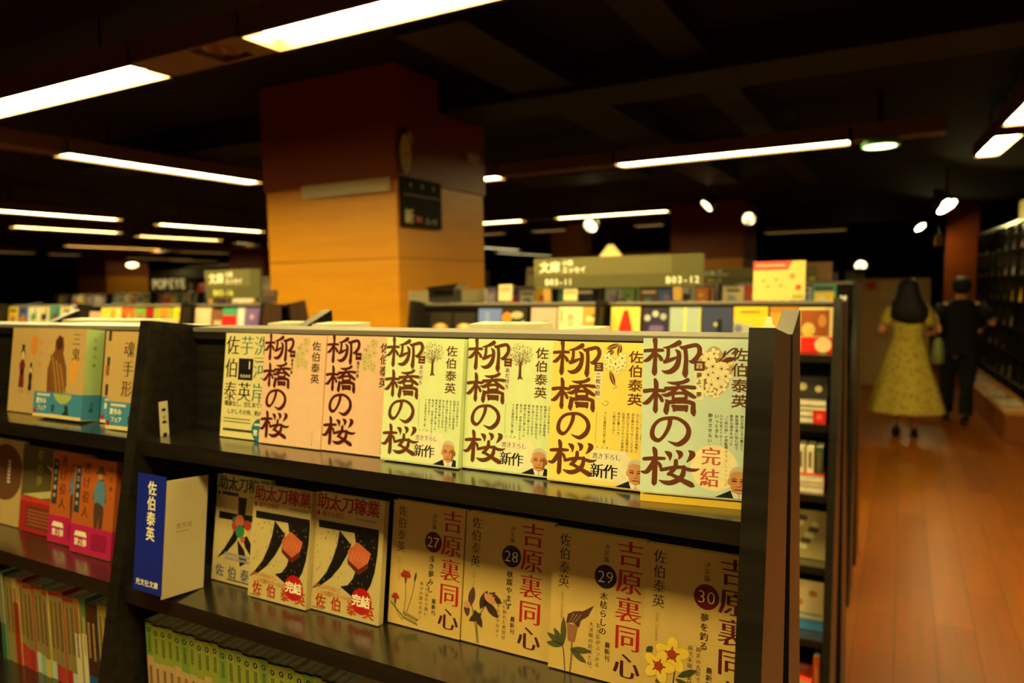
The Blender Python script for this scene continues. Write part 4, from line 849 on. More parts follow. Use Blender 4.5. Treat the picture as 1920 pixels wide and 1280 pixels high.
def row(y0, z, x0, x1, where, group, seed, wr=(0.1, 0.118), hr=(0.135, 0.15), gap=0.006, cols=None, lean=8):
    rn = random.Random(seed); x = x0; i = 0; last = None
    while True:
        w = rn.uniform(*wr)
        if x+w > x1: break
        nm = cols[i % len(cols)] if cols else rn.choice([p[0] for p in PAL if p[0] != last]); last = nm; c = COL[nm]
        flat_book('%s paperback, %s from left %s' % (nm, ORD[i] if i < 30 else 'far', where), x, y0, z, w, rn.uniform(*hr), 0.012, c, rand_art(rn, c), lean, 0, group)
        x += w+gap+(rn.random() < 0.12)*0.05; i += 1

# second rack: right of the pillar
GB = 'paperbacks on the top shelf of the second rack'
rack('black rack of paperbacks across the next aisle, right of the big pillar', [-1.70, -0.909, -0.157], 2.35, -1, -0.012)
rack('back half of the black rack right of the big pillar, carrying the long sign', [-1.70, -0.909, -0.157], 2.54, 1, -0.012)
zt = -0.222
for lb, x, w, h, c, art in [
    ('dark paperback with a gold dish, the one at the end of the second rack', -1.655, 0.1, 0.118, (40, 30, 22), [('d', 0.5, 0.5, 0.36, (170, 120, 50), 0.16), ('d', 0.5, 0.56, 0.2, (210, 180, 110), 0.08)]),
    ('dark paperback with a gold dish, the one beside the blue paperback', -1.545, 0.1, 0.118, (40, 30, 22), [('d', 0.5, 0.5, 0.36, (190, 130, 60), 0.16), ('d', 0.5, 0.56, 0.2, (220, 190, 120), 0.08)]),
    ('blue sky paperback on the second rack, right of the two dark ones', -1.432, 0.1, 0.135, (96, 112, 176), [('r', 0, 0, 1, 0.3, (130, 150, 190)), ('d', 0.75, 0.22, 0.12, (214, 180, 130)), ('r', 0.3, 0.6, 0.5, 0.9, (120, 134, 190))]),
    ('black paperback with an orange disc and slanting white writing on the second rack', -1.328, 0.106, 0.138, (38, 32, 24), [('d', 0.2, 0.72, 0.2, (226, 120, 30), 0.16), ('d', 0.6, 0.8, 0.25, (170, 160, 120), 0.1), ('p', [(0.1, 0.3), (0.9, 0.55), (0.9, 0.65), (0.1, 0.4)], (220, 210, 180)), ('p', [(0.2, 0.15), (0.95, 0.38), (0.95, 0.46), (0.2, 0.24)], (220, 210, 180))]),
    ('greyish pink paperback on the second rack, left of the cream one with a figure', -1.205, 0.104, 0.138, (186, 156, 140), [('r', 0.4, 0.1, 0.95, 0.4, (120, 90, 70)), ('d', 0.6, 0.5, 0.2, (150, 100, 80))]),
    ('cream paperback with a faint standing figure on the second rack', -1.094, 0.095, 0.140, (230, 206, 156), [('d', 0.5, 0.72, 0.14, (190, 150, 110), 0.12), ('p', [(0.36, 0.1), (0.7, 0.1), (0.62, 0.68), (0.42, 0.68)], (206, 168, 120)), ('r', 0.1, 0.6, 0.18, 0.95, (150, 120, 70))]),
    ('tan paperback with pale birds, left of the black divider on the second rack', -0.996, 0.06, 0.140, (196, 148, 60), [('d', 0.35, 0.7, 0.2, (230, 214, 160), 0.07), ('d', 0.75, 0.68, 0.18, (230, 214, 160), 0.07), ('d', 0.6, 0.78, 0.08, (110, 50, 20))]),
    ('yellow paperback with a red robed figure, just right of the divider on the second rack', -0.892, 0.104, 0.140, (240, 206, 90), [('p', [(0.2, 0), (0.84, 0), (0.74, 0.5), (0.6, 0.92), (0.44, 0.92), (0.3, 0.5)], (206, 44, 20)), ('p', [(0.88, 0.05), (0.98, 0.1), (0.98, 0.9)], (250, 236, 150))]),
    ('dark violet paperback with pale crowd on the second rack', -0.779, 0.092, 0.137, (46, 36, 52), [('d', 0.55, 0.4, 0.36, (66, 44, 116), 0.22), ('d', 0.2, 0.75, 0.12, (180, 180, 180)), ('d', 0.5, 0.85, 0.12, (190, 186, 176)), ('d', 0.8, 0.78, 0.12, (170, 170, 170)), ('t', 0.3, 0.5, 0.5, 3, (150, 130, 160))]),
    ('pale grey-blue paperback with yellow stripe on the second rack', -0.684, 0.104, 0.138, (160, 174, 164), [('r', 0.46, 0.3, 0.54, 1, (220, 206, 90)), ('d', 0.6, 0.25, 0.3, (120, 130, 110), 0.14), ('d', 0.4, 0.2, 0.08, (90, 110, 50)), ('r', 0.96, 0, 1, 1, (220, 200, 50))]),
    ('navy paperback with a black silhouette on the second rack', -0.576, 0.098, 0.138, (54, 58, 92), [('r', 0.5, 0, 0.66, 0.62, (16, 14, 18)), ('d', 0.58, 0.66, 0.09, (16, 14, 18)), ('d', 0.45, 0.6, 0.07, (180, 176, 110)), ('r', 0, 0, 0.5, 0.26, (90, 80, 90))]),
    ('yellow and grey landscape paperback on the second rack', -0.475, 0.104, 0.140, (232, 190, 40), [('p', [(0, 0.66), (0.4, 0.6), (1, 0.45), (1, 0), (0, 0)], (170, 166, 150)), ('p', [(0, 0.3), (1, 0.24), (1, 0), (0, 0)], (214, 170, 120)), ('t', 0.2, 0.86, 0.6, 1, (120, 80, 20)), ('d', 0.15, 0.5, 0.12, (110, 110, 130))]),
    ('ochre paperback beside the sloping grey upright on the second rack', -0.365, 0.08, 0.140, (206, 150, 50), [('r', 0, 0.86, 1, 1, (180, 120, 40)), ('d', 0.5, 0.4, 0.2, (190, 130, 50))]),
    ('brown paperback with red band and cream disc at the right end of the second rack', -0.281, 0.098, 0.138, (220, 190, 130), [('r', 0.06, 0.36, 0.9, 0.94, (150, 74, 26)), ('d', 0.3, 0.5, 0.2, (206, 170, 80), 0.16), ('d', 0.7, 0.7, 0.12, (200, 130, 60), 0.14), ('r', 0.08, 0, 1, 0.34, (206, 24, 12)), ('d', 0.74, 0.17, 0.24, (232, 196, 140))])]:
    flat_book(lb, x, 2.35, zt, w, h, 0.012, c, art, 8, 0, GB)
# lower shelves seen in the gap beside the foreground end panel
def pile(x, y, z, items, yaw=0):
    for lb, w, d, t, c in items:
        r = flat_book(lb, x, y, z, w, d, t, c, [('t', 0.1, 0.8, 0.7, 3, (200, 190, 160))], 0, yaw, 'books lying in piles on the lower shelves of the second rack', lying=True)
        z += t+0.0006
pile(-0.29, 2.268, -0.423, [('black magazine lying under the green one in the gap, topmost shelf pile', 0.1, 0.1, 0.018, (30, 26, 22)), ('dark book with pale writing second in the gap pile', 0.1, 0.1, 0.02, (60, 50, 40)), ('green-edged book third in the gap pile', 0.1, 0.1, 0.012, (40, 90, 50)), ('black book fourth in the gap pile', 0.1, 0.1, 0.02, (34, 30, 26))])
flat_book('little red card standing before the pile in the gap', -0.225, 2.262, -0.423, 0.035, 0.04, 0.003, (196, 30, 26), [('r', 0.3, 0.3, 0.7, 0.7, (220, 90, 70))], 4, 0, None, 'card', 'price_card')
flat_book('black box standing behind in the gap, upper dark shelf', -0.29, 2.31, -0.352, 0.1, 0.06, 0.012, (44, 36, 28), [('d', 0.3, 0.5, 0.12, (180, 160, 120)), ('d', 0.75, 0.4, 0.1, (190, 170, 130))], 8, 0, None, 'box', 'small_box')
pile(-0.29, 2.235, -0.624, [('red book at the bottom of the pile in the gap, second shelf down', 0.1, 0.1, 0.02, (180, 34, 26)), ('white-edged book in the middle of the red pile', 0.1, 0.1, 0.01, (220, 200, 150)), ('red book on top of the pile in the gap, second shelf down', 0.1, 0.1, 0.022, (186, 40, 30))])
for i, (dx, c) in enumerate(((0.0, (150, 40, 30)), (0.024, (226, 214, 170)), (0.05, (230, 220, 180)), (0.075, (70, 80, 50)))):
    flat_book('%s book standing upright on the red pile in the gap' % ('red', 'cream left', 'cream right', 'olive')[i], -0.29+dx, 2.25, -0.5692, 0.02, 0.08, 0.07, c, [('r', 0.3, 0.2, 0.7, 0.8, (110, 90, 60))], 0, 0, 'upright books in the gap')
flat_book('patterned grey and tan paperback facing out in the gap, fourth shelf', -0.283, 2.235, -0.825, 0.1, 0.14, 0.012, (150, 130, 80), [('d', 0.3+0.1*(k % 5), 0.25+0.12*(k % 6), 0.1, (70, 60, 40) if k % 2 else (190, 176, 130), 0.06) for k in range(12)], 8, 0, GB)
flat_book('cream paperback with blue band facing out in the gap, fifth shelf', -0.283, 2.20, -1.026, 0.1, 0.14, 0.012, (230, 206, 150), [('r', 0, 0, 1, 0.22, (70, 130, 190)), ('r', 0.05, 0.3, 0.95, 0.34, (120, 150, 180)), ('d', 0.3, 0.55, 0.14, (200, 140, 60), 0.08), ('d', 0.7, 0.75, 0.12, (190, 130, 60), 0.07)], 8, 0, GB)
pile(-0.29, 2.13, -1.227, [('brown book at the foot of the lowest pile in the gap', 0.085, 0.1, 0.03, (70, 44, 26)), ('tan book in the lowest pile in the gap', 0.085, 0.1, 0.03, (110, 70, 40)), ('red and orange magazine on top of the lowest pile in the gap', 0.085, 0.1, 0.02, (210, 60, 24))])
flat_book('thin orange book standing at the end of the lowest shelf in the gap', -0.203, 2.15, -1.227, 0.016, 0.15, 0.09, (226, 110, 40), [('r', 0.3, 0.2, 0.7, 0.8, (240, 160, 80))], 0, 0, GB)

# second rack, left of the pillar
rack('black rack of paperbacks left of the big pillar', [-5.6, -4.77, -3.94, -3.08, -2.53], 2.35, -1, -0.012)
rack('back half of the black rack left of the big pillar', [-5.6, -4.77, -3.94, -3.08, -2.53], 2.54, 1, -0.012)
GLR = 'paperbacks on the rack left of the pillar'
for i, (x, w, h, c, art) in enumerate([
    (-3.93, 0.10, 0.12, (196, 160, 130), [('d', 0.5, 0.4, 0.25, (70, 40, 40))]), (-3.825, 0.065, 0.14, (230, 190, 70), []), (-3.755, 0.1, 0.14, (244, 200, 120), [('r', 0.1, 0.1, 0.6, 0.95, (240, 150, 20))]),
    (-3.65, 0.105, 0.14, (206, 90, 40), [('d', 0.4, 0.5, 0.3, (170, 40, 30), 0.25), ('d', 0.6, 0.7, 0.16, (230, 150, 60))]), (-3.54, 0.09, 0.14, (120, 150, 60), [('r', 0.3, 0.1, 0.8, 0.8, (150, 110, 90))]), (-3.445, 0.06, 0.14, (150, 30, 26), []),
    (-3.38, 0.04, 0.14, (150, 160, 50), []), (-3.335, 0.07, 0.14, (226, 130, 40), [('d', 0.5, 0.5, 0.3, (196, 80, 30), 0.2)]), (-3.26, 0.038, 0.14, (150, 160, 60), []), (-3.22, 0.108, 0.142, (248, 200, 30), [('r', 0.1, 0.3, 0.9, 0.5, (236, 160, 20)), ('r', 0.15, 0.75, 0.85, 0.82, (220, 150, 20))]),
    (-3.06, 0.11, 0.138, (230, 186, 150), [('r', 0, 0, 1, 0.25, (120, 80, 50))]), (-2.945, 0.075, 0.13, (120, 80, 54), [('r', 0.3, 0.2, 1, 0.6, (206, 170, 140))]), (-2.865, 0.1, 0.138, (66, 150, 112), [('r', 0, 0.4, 1, 0.75, (210, 30, 30))]),
    (-2.76, 0.045, 0.138, (200, 206, 206), []), (-2.71, 0.09, 0.138, (120, 90, 150), [('r', 0, 0, 1, 0.25, (216, 110, 60)), ('d', 0.5, 0.7, 0.14, (200, 160, 180))]), (-2.615, 0.058, 0.138, (186, 196, 190), [('d', 0.5, 0.5, 0.25, (130, 140, 150))])]):
    flat_book('paperback facing out on the rack left of the pillar, %s from the left' % ORD[i], x, 2.35, zt, w, h, 0.012, c, art, 8, 0, GLR)
row(2.35, zt, -4.75, -3.97, 'on the rack at the far left edge', GLR, 31)
# further racks
for (pn, y0, lb, sd) in [([-2.3, -1.6, -0.9, -0.2], 4.1, 'third rack behind the sign', 5), ([-9.0, -8.2, -7.4, -6.6, -5.8, -5.0], 5.2, 'third rack left of the pillar', 6),
                         ([-4.6, -3.75, -2.9, -2.05, -1.2, -0.3], 5.95, 'fourth rack', 7), ([-6.6, -5.7, -4.8, -3.9, -3.0, -2.1, -1.2, -0.42], 7.8, 'fifth rack', 8), ([-12.5, -11.6, -10.7, -9.8, -8.9], 7.0, 'far left rack', 9)]:
    rack('black rack of books, the %s' % lb, pn, y0, -1, 0.036, 4); rack('back half of the %s' % lb, pn, y0+0.19, 1, 0.036, 2)
    for i in range(len(pn)-1): row(y0, zt+0.048, pn[i]+0.01, pn[i+1]-0.03, 'in bay %s, %s' % (('one', 'two', 'three', 'four', 'five', 'six', 'seven')[i], lb), 'paperbacks on the %s' % lb, sd*10+i)
    x = pn[-1]-0.77
    for k, z in enumerate((-0.375, -0.576)): row(y0-0.02*k, z, pn[-1]-0.35, pn[-1]-0.03, 'on shelf %s, end of %s' % (('two', 'three')[k], lb), 'paperbacks on the %s' % lb, sd*10+60+k)
# things standing on top of the racks
rn = random.Random(77)
for i, (x, y, w, h, c) in enumerate([(-1.13, 2.49, 0.055, 0.042, (196, 176, 126)), (-1.42, 2.5, 0.06, 0.065, (190, 168, 126)), (-2.2, 4.25, 0.14, 0.12, (200, 190, 150)), (-1.9, 4.27, 0.12, 0.08, (160, 60, 30)), (-0.75, 4.27, 0.2, 0.06, (214, 200, 150)),
     (-0.5, 4.27, 0.16, 0.1, (120, 80, 40)), (-2.95, 2.5, 0.14, 0.05, (200, 180, 160)), (-2.75, 2.5, 0.1, 0.06, (60, 44, 40)), (-6.0, 5.36, 0.2, 0.14, (228, 214, 180)), (-5.5, 5.36, 0.16, 0.16, (220, 200, 170))]):
    flat_book('%s display card standing on the rack tops, %s of them from the nearest' % (('cream', 'tan', 'pale', 'rusty', 'buff', 'brown', 'beige', 'dark', 'white', 'sand')[i], ORD[i]), x, y, -0.062 if y < 4 else -0.0042, w, h, 0.008, c, [('t', 0.1, 0.8, 0.8, 4, (120, 90, 60))], 8, 0, None, 'display card', 'display_card')
t = thing('carton', 'black carton open on the rack top at the left end of the second rack', 'box', (-1.62, 2.42, H-0.062))
m = MB(); bk = mat('black_carton', (0.02, 0.015, 0.012), 0.5); m.box(-0.06, 0.06, -0.03, 0.03, 0, 0.05, bk); m.build('box_body', t)
m = MB(); m.add([(-0.06, -0.03, 0.0505), (0.06, -0.03, 0.0505), (0.1, -0.05, 0.075), (-0.06, -0.05, 0.06)], [(0, 1, 2, 3)], bk); m.add([(-0.06, 0.03, 0.0505), (0.06, 0.03, 0.0505), (0.09, 0.05, 0.07), (-0.06, 0.05, 0.06)], [(3, 2, 1, 0)], bk); m.build('flap', t)

# ------------------------------------------------------------------ signs
M_SIGN = mat('grey_green_sign_plastic', rgb(104, 96, 56), 0.5, 0.4, 0.03); M_SIGN2 = mat('dark_grey_green_plastic', rgb(86, 80, 44), 0.5, 0.4, 0.03); M_POST = wood_material('tan_sign_post', (0.36, 0.19, 0.05), (0.42, 0.22, 0.06))
I_SG = ink(240, 232, 206)
def shop_sign(label, x0, x1, y, z0, z1, base, code1, code2, yellow=False):
    t = thing('shop_sign', label, 'sign', ((x0+x1)/2, y, H+z0)); o = t.location
    m = MB(o); m.box(x0, x1, y-0.008, y+0.008, H+z0, H+z1, M_SIGN2); hh = (z1-z0)*1000; ww = (x1-x0)*1000
    s = Sheet(m, lambda u, v, l: (x0+u, y-0.0081-l*4, H+z0+v))
    s.rect(0, hh*0.42, ww*0.83, hh, M_SIGN, 0.5)
    k = hh/113
    s.htext('文庫', 22*k, hh*0.70, 42*k, I_SG, 1, 44*k, **BOLD); s.htext('小説', 118*k, hh*0.83, 22*k, I_SG, 1, 22*k, **BOLD); s.htext('エッセイ', 118*k, hh*0.60, 24*k, I_SG, 1, 24*k, **BOLD)
    ci = ink(226, 214, 96) if yellow else I_SG
    if code1: s.htext(code1, 46*k, hh*0.21, 31*k, ci, 1, 19*k, bx=0.03, by=0.03)
    if code2: s.htext(code2, ww-132*k, hh*0.21, 32*k, ci, 1, 20*k, bx=0.03, by=0.03)
    m.build('sign_board', t)
    for x in (x0+0.08*(x1-x0), x1-0.14*(x1-x0)):
        m = MB(o); m.box(x-0.015, x+0.015, y-0.007, y+0.007, H+base, H+z0-0.0005, M_POST); m.build('post', t)
shop_sign('long grey-green shop sign with white characters and B03-11 and B03-12', -1.258, -0.605, 2.51, -0.014, 0.1, -0.0625, 'B03-11', 'B03-12')
shop_sign('grey-green shop sign half hidden behind the red and cream poster', -1.037, -0.415, 4.25, -0.008, 0.073, -0.0186, 'B03-10', 'B03-10', True)
shop_sign('grey-green shop sign at the left edge of the big pillar', -3.15, -2.755, 2.51, -0.04, 0.104, -0.0625, 'B03-16', '', True)
t = thing('poster_board', 'cream poster with a red top standing on the second rack', 'poster', (-0.345, 2.40, H-0.062), (-radians(6), 0, 0))
m = MB(); m.box(-0.078, 0.078, 0, 0.004, 0, 0.124, paper(226, 196, 112)); s = Sheet(m, lambda u, v, l: (-0.078+u, -l*4, v))
s.poly([(0, 96), (104, 96), (118, 124), (0, 124)], ink(222, 84, 66), 0.6); textlines(s, 8, 108, 90, 1, ink(240, 190, 150), 1, 4, 6)
for u, v, r in ((32, 62, 5), (46, 44, 5), (70, 66, 5), (84, 46, 5), (118, 76, 9)): s.disc(u, v, r, ink(200, 140, 60), 0.6, 14)
s.rect(128, 32, 144, 48, ink(220, 80, 60), 0.6); s.rect(118, 4, 152, 18, ink(170, 160, 60), 0.6); m.build('board', t)
m = MB(); m.box(-0.02, 0.02, 0.0045, 0.0065, 0.001, 0.09, paper(210, 200, 170)); m.build('prop', t)
t = thing('letter_sign', 'dark sign with a row of big cream letters left of the pillar', 'sign', (-7.35, 5.36, H-0.0045))
m = MB(); m.box(-0.33, 0.33, -0.01, 0.01, 0, 0.17, mat('dark_sign_board', (0.02, 0.016, 0.012), 0.5)); s = Sheet(m, lambda u, v, l: (-0.33+u, -0.0102-l*4, v)); s.htext('POPEYE', 36, 96, 150, emit('brightened_letters', (1.0, 0.72, 0.22), 0.55), 1, 98, bx=0.05, by=0.03); m.build('board', t)  # glow added to brighten letters that stood dim in the low light

# ------------------------------------------------------------------ far walls and cases
M_TAN = mat('tan_far_wall', rgb(190, 150, 80), 0.6, 0.3, 0.06, 2)
mb = MB(); mb.box(-6.1, -3.3, 14.0, 14.2, 0, H+0.62, M_TAN); structure(mb, 'trim_1')
mb = MB(); mb.box(-6.35, -5.65, 13.4, 13.9, 0, H+1.2, M_TAN); structure(mb, 'trim_2')
mb = MB(); mb.box(-26.5, -13.2, 13.6, 13.8, H+0.32, H+0.62, mat('grey_bulkhead', rgb(120, 116, 92), 0.6)); structure(mb, 'trim_3')
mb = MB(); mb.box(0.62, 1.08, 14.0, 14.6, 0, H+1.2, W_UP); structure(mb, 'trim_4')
mb = MB((0.5, 13.2, H+0.55)); mb.box(0.42, 0.55, 13.2, 13.22, H+0.5, H+0.66, paper(226, 180, 70)); mb.box(0.478, 0.486, 13.202, 13.218, H+0.66, H+1.2, M_DUCT); tag(mb.build('hanging_sign'), 'small yellow hanging sign beside the brown column at the back', 'sign')
t = thing('shaded_lamp', 'glowing yellow lampshade far behind the long grey-green sign', 'lamp', (-4.75, 12.6, H+0.55))
m = MB(); m.lathe([(0.05, 0.16), (0.22, -0.06), (0.2, -0.06)], emit('yellow_shade_glow', (1.0, 0.62, 0.10), 1.6), n=20); m.build('lamp_shade', t, True)
m = MB(); m.tube([(0, 0, 0.16), (0, 0, 0.65)], 0.01, M_SPOT, 6); m.build('cord', t)
def bookcase(label, x0, x1, y, z1, rows_, group, seed, cell=0.42):
    t = thing('tall_bookcase', label, 'bookcase', ((x0+x1)/2, y, 0)); o = t.location; n = max(1, round((x1-x0)/cell)); dx = (x1-x0)/n
    m = MB(o); m.box(x0, x1, y+0.24, y+0.26, 0, z1, M_RACK); m.build('back_panel', t)
    for i in range(n+1): m = MB(o); m.box(x0+i*dx-0.01, x0+i*dx+0.01, y, y+0.239, 0, z1, M_RACK); m.build('upright', t)
    for k in range(rows_+1):
        z = z1-0.02-k*0.3
        for i in range(n): m = MB(o); m.box(x0+i*dx+0.0105, x0+(i+1)*dx-0.0105, y+0.005, y+0.235, z, z+0.02, M_RACK); m.build('shelf', t)
    rn = random.Random(seed); c = 0
    for k in range(1, rows_+1):
        z = z1-0.02-k*0.3+0.02
        for i in range(n):
            x = x0+i*dx+0.03
            for q in range(2):
                nm, cc = rn.choice(PAL[:11]); w = rn.uniform(0.13, 0.17)
                flat_book('%s book, %s across on shelf %s of the %s' % (nm, ORD[2*i+q], ORD[k-1], group), x, y+0.09, z-H, w, rn.uniform(0.18, 0.23), 0.03, cc, rand_art(rn, cc), 8, 0, 'books in the '+group, 'book', 'large_book'); x += w+0.02  # plain books, only larger; no hardcover binding is modelled
bookcase('tall dark bookcase at the back of the aisle behind the couple', -2.4, -0.6, 16.0, H+0.22, 3, 'bookcase behind the couple', 3, 0.45)
bookcase('tall dark bookcase far left behind the racks', -12.0, -9.4, 8.9, H+0.25, 3, 'far left bookcase', 4, 0.45)
bookcase('tall dark bookcase in the left distance beside the orange pillar', -7.2, -5.4, 9.0, H+0.22, 3, 'left distance bookcase', 12, 0.45)
m = MB((0, 12, 0)); m.box(-0.55, 0.35, 12.0, 12.04, 0, H+0.0, mat('pale_notice_board', rgb(190, 150, 90), 0.6)); s = Sheet(m, lambda u, v, l: (-0.55+u, 12.0-l*4, H-0.6+v)); s.rect(60, 440, 200, 560, ink(190, 60, 40), 1); s.rect(260, 300, 800, 560, ink(206, 176, 110), 1); tag(m.build('notice_board'), 'pale notice board standing at the end of the aisle behind the woman', 'notice board')

# bookcase and low display plinth along the right wall
PH = radians(93.15); BO = Vector((1.231, 7.59, 0))
def bw(x, y, z): return (BO.x+x*cos(PH)-y*sin(PH), BO.y+x*sin(PH)+y*cos(PH), z)
t = thing('wall_bookcase', 'tall black bookcase along the right wall of the aisle', 'bookcase', BO, (0, 0, PH))
XS = [-0.9+0.46*i for i in range(14)]
m = MB(); m.box(XS[0], XS[-1], -0.30, -0.282, 0, H+0.62, M_RACK); m.build('back_panel', t)
for x in XS: m = MB(); m.box(x-0.012, x+0.012, -0.281, 0, 0, H+0.62, M_RACK); m.build('upright', t)
for k in range(8):
    z = H+0.6-0.3*k
    for i in range(13):
        if z > 0: m = MB(); m.box(XS[i]+0.0125, XS[i+1]-0.0125, -0.28, -0.004, z, z+0.02, M_RACK); m.build('shelf', t)
rn = random.Random(21)
for i in range(3, 13):
    for k in range(1, 7):
        z = 0.6-0.3*k+0.02; nm, cc = rn.choice([PAL[0], PAL[1], PAL[0], PAL[9], PAL[2], PAL[6], PAL[1], PAL[7]]); w = rn.uniform(0.15, 0.2)
        if rn.random() < 0.14: continue
        p = bw(XS[i]+rn.uniform(0.22, 0.3)+0.1, -0.045, 0)
        flat_book('%s book facing out, column %s and row %s of the wall bookcase' % (nm, ORD[i-3], ORD[k-1]), p[0], p[1], z, w, rn.uniform(0.19, 0.25), 0.03, cc, rand_art(rn, cc), 8, math.degrees(PH)+180, 'books in the wall bookcase', 'book', 'large_book')
t = thing('display_plinth', 'low wooden display plinth at the foot of the wall bookcase', 'plinth', bw(2.9, 0.15, 0), (0, 0, PH))
W_PL = wood_material('red_brown_plinth_wood', (0.22, 0.055, 0.010), (0.28, 0.07, 0.012), 0.4, (2, 30, 30)); W_PT = wood_material('orange_plinth_top', (0.5, 0.2, 0.02), (0.56, 0.23, 0.025), 0.4, (2, 30, 30))
m = MB(); m.box(-2.2, 2.1, -0.148, 0.15, 0, 0.27, W_PL); m.build('plinth_body', t)
m = MB(); m.box(-2.21, 2.11, -0.148, 0.16, 0.2705, 0.295, W_PT); m.build('plinth_top', t)
for i in range(17):
    nm, cc = rn.choice(PAL); p = bw(0.86+0.235*i, 0.1+rn.uniform(-0.02, 0.03), 0); w = 0.16
    r = flat_book('%s book lying on the low plinth, %s from the near end' % (nm, ORD[i]), p[0], p[1], 0.2955-H, w, 0.18, 0.02+0.01*(i % 3), cc, rand_art(rn, cc), 0, 0, 'books lying on the low plinth', 'book', 'large_book', lying=True)
    tt = 0.02+0.01*(i % 3); r.rotation_euler = (-pi/2, 0, PH+rn.uniform(-0.1, 0.1)); r.rotation_euler = (pi/2*3, 0, PH+rn.uniform(-0.1, 0.1)); r.location = (p[0], p[1], 0.2957+tt)
m = MB(); m.box(-0.7, 0.7, -0.01, 0.01, 0, 0.26, paper(206, 190, 110)); o = m.build('wall_sign'); o.location = bw(2.1, -0.12, H+0.6205); o.rotation_euler = (0, 0, PH); tag(o, 'yellowish sign board on top of the wall bookcase at the right edge', 'sign')

# ------------------------------------------------------------------ the two people walking away
M_SKIN = mat('skin', rgb(206, 140, 96), 0.5, 0.3, 0.05, 20); M_HAIR = mat('dark_hair', (0.010, 0.007, 0.005), 0.6, 0.2, 0.3, 60, (1, 1, 0.1))
M_BLK = mat('black_cloth', (0.010, 0.009, 0.009), 0.8, 0.2, 0.2, 80); M_SHOE = mat('black_shoe_leather', (0.012, 0.010, 0.009), 0.4, 0.4, 0.1)
def floral():
    m = mat('floral_cloth', (0.62, 0.46, 0.10), 0.8, 0.2, 0.1, 20); nt = m.node_tree; b = nt.nodes['Principled BSDF']
    tc = nt.nodes.new('ShaderNodeTexCoord'); vo = nt.nodes.new('ShaderNodeTexVoronoi'); vo.inputs['Scale'].default_value = 24
    nt.links.new(tc.outputs['Object'], vo.inputs['Vector']); cr = nt.nodes.new('ShaderNodeValToRGB')
    cr.color_ramp.elements[0].position = 0.18; cr.color_ramp.elements[0].color = (0.26, 0.18, 0.02, 1); cr.color_ramp.elements[1].position = 0.42; cr.color_ramp.elements[1].color = (0.50, 0.36, 0.05, 1)
    nt.links.new(vo.outputs['Distance'], cr.inputs['Fac']); nt.links.new(cr.outputs['Color'], b.inputs['Base Color']); return m
M_FLORAL = floral()
def body(name, pts, edges, parent):
    """one continuous skinned surface over a jointed skeleton"""
    keys = list(pts); me = bpy.data.meshes.new(name); me.from_pydata([pts[k][0] for k in keys], [(keys.index(a), keys.index(b)) for a, b in edges], [])
    ob = bpy.data.objects.new(name, me); C.objects.link(ob); ob.parent = parent
    md = ob.modifiers.new('skin', 'SKIN'); md.use_smooth_shade = True
    if not me.skin_vertices: raise RuntimeError('no skin layer')
    for i, k in enumerate(keys):
        r = pts[k][1]; sv = me.skin_vertices[0].data[i]; sv.radius = r if isinstance(r, tuple) else (r, r); sv.use_root = (i == 0)
    sb = ob.modifiers.new('smooth', 'SUBSURF'); sb.levels = 1; sb.render_levels = 2
    me.materials.append(M_SKIN); return ob
def hand(pts, ed, tagk, w, d, side, curl):
    """palm, four unequal fingers and a thumb from the wrist w along direction d"""
    d = Vector(d).normalized(); sd = Vector(side).normalized(); up = d.cross(sd); w = Vector(w)
    pts[tagk+'palm'] = (tuple(w+d*0.055), (0.026, 0.016)); ed.append((tagk+'wrist', tagk+'palm'))
    for i, (o, l) in enumerate(((-0.027, 0.066), (-0.009, 0.076), (0.009, 0.07), (0.027, 0.055))):
        a = w+d*0.092+sd*o; b = a+d*l*0.5-up*curl*0.4*l; c = b+d*l*0.35-up*curl*l*0.7
        for q, (p, r) in enumerate(((a, 0.0095), (b, 0.0085), (c, 0.007))): pts['%sf%d%d' % (tagk, i, q)] = (tuple(p), r)
        ed += [(tagk+'palm', '%sf%d0' % (tagk, i)), ('%sf%d0' % (tagk, i), '%sf%d1' % (tagk, i)), ('%sf%d1' % (tagk, i), '%sf%d2' % (tagk, i))]
    a = w+d*0.035-sd*0.034; b = a+d*0.032-sd*0.018-up*curl*0.012
    pts[tagk+'t0'] = (tuple(a), 0.011); pts[tagk+'t1'] = (tuple(b), 0.009); ed += [(tagk+'wrist', tagk+'t0'), (tagk+'t0', tagk+'t1')]
def rings(mb, rs, mt, n=40, fold=0, caps=False):
    vs = []
    for (z, rx, ry, cx, cy, am) in rs:
        for k in range(n):
            a = 2*pi*k/n; q = 1+am*(0.6*sin(fold*a)+0.4*sin((fold+4)*a+1.0)) if fold else 1
            vs.append((cx+rx*q*cos(a), cy+ry*q*sin(a), z))
    m = len(rs); fs = [(i*n+k, i*n+(k+1) % n, (i+1)*n+(k+1) % n, (i+1)*n+k) for i in range(m-1) for k in range(n)]
    if caps: fs += [tuple(range(n-1, -1, -1)), tuple(range((m-1)*n, m*n))]
    mb.add(vs, fs, mt)
def shoe(parent, p, pitch, yaw=0.0, L=0.24, mt=None):
    m = MB(); rings(m, [(0.0, 0.036, L*0.47, 0, 0.05, 0), (0.012, 0.042, L*0.5, 0, 0.05, 0), (0.04, 0.038, L*0.46, 0, 0.045, 0), (0.065, 0.032, L*0.26, 0, -0.005, 0), (0.085, 0.03, 0.045, 0, -0.025, 0)], mt or M_SHOE, 20, 0, True)
    o = m.build('shoe', parent, True); o.location = p; o.rotation_euler = (pitch, 0, yaw)
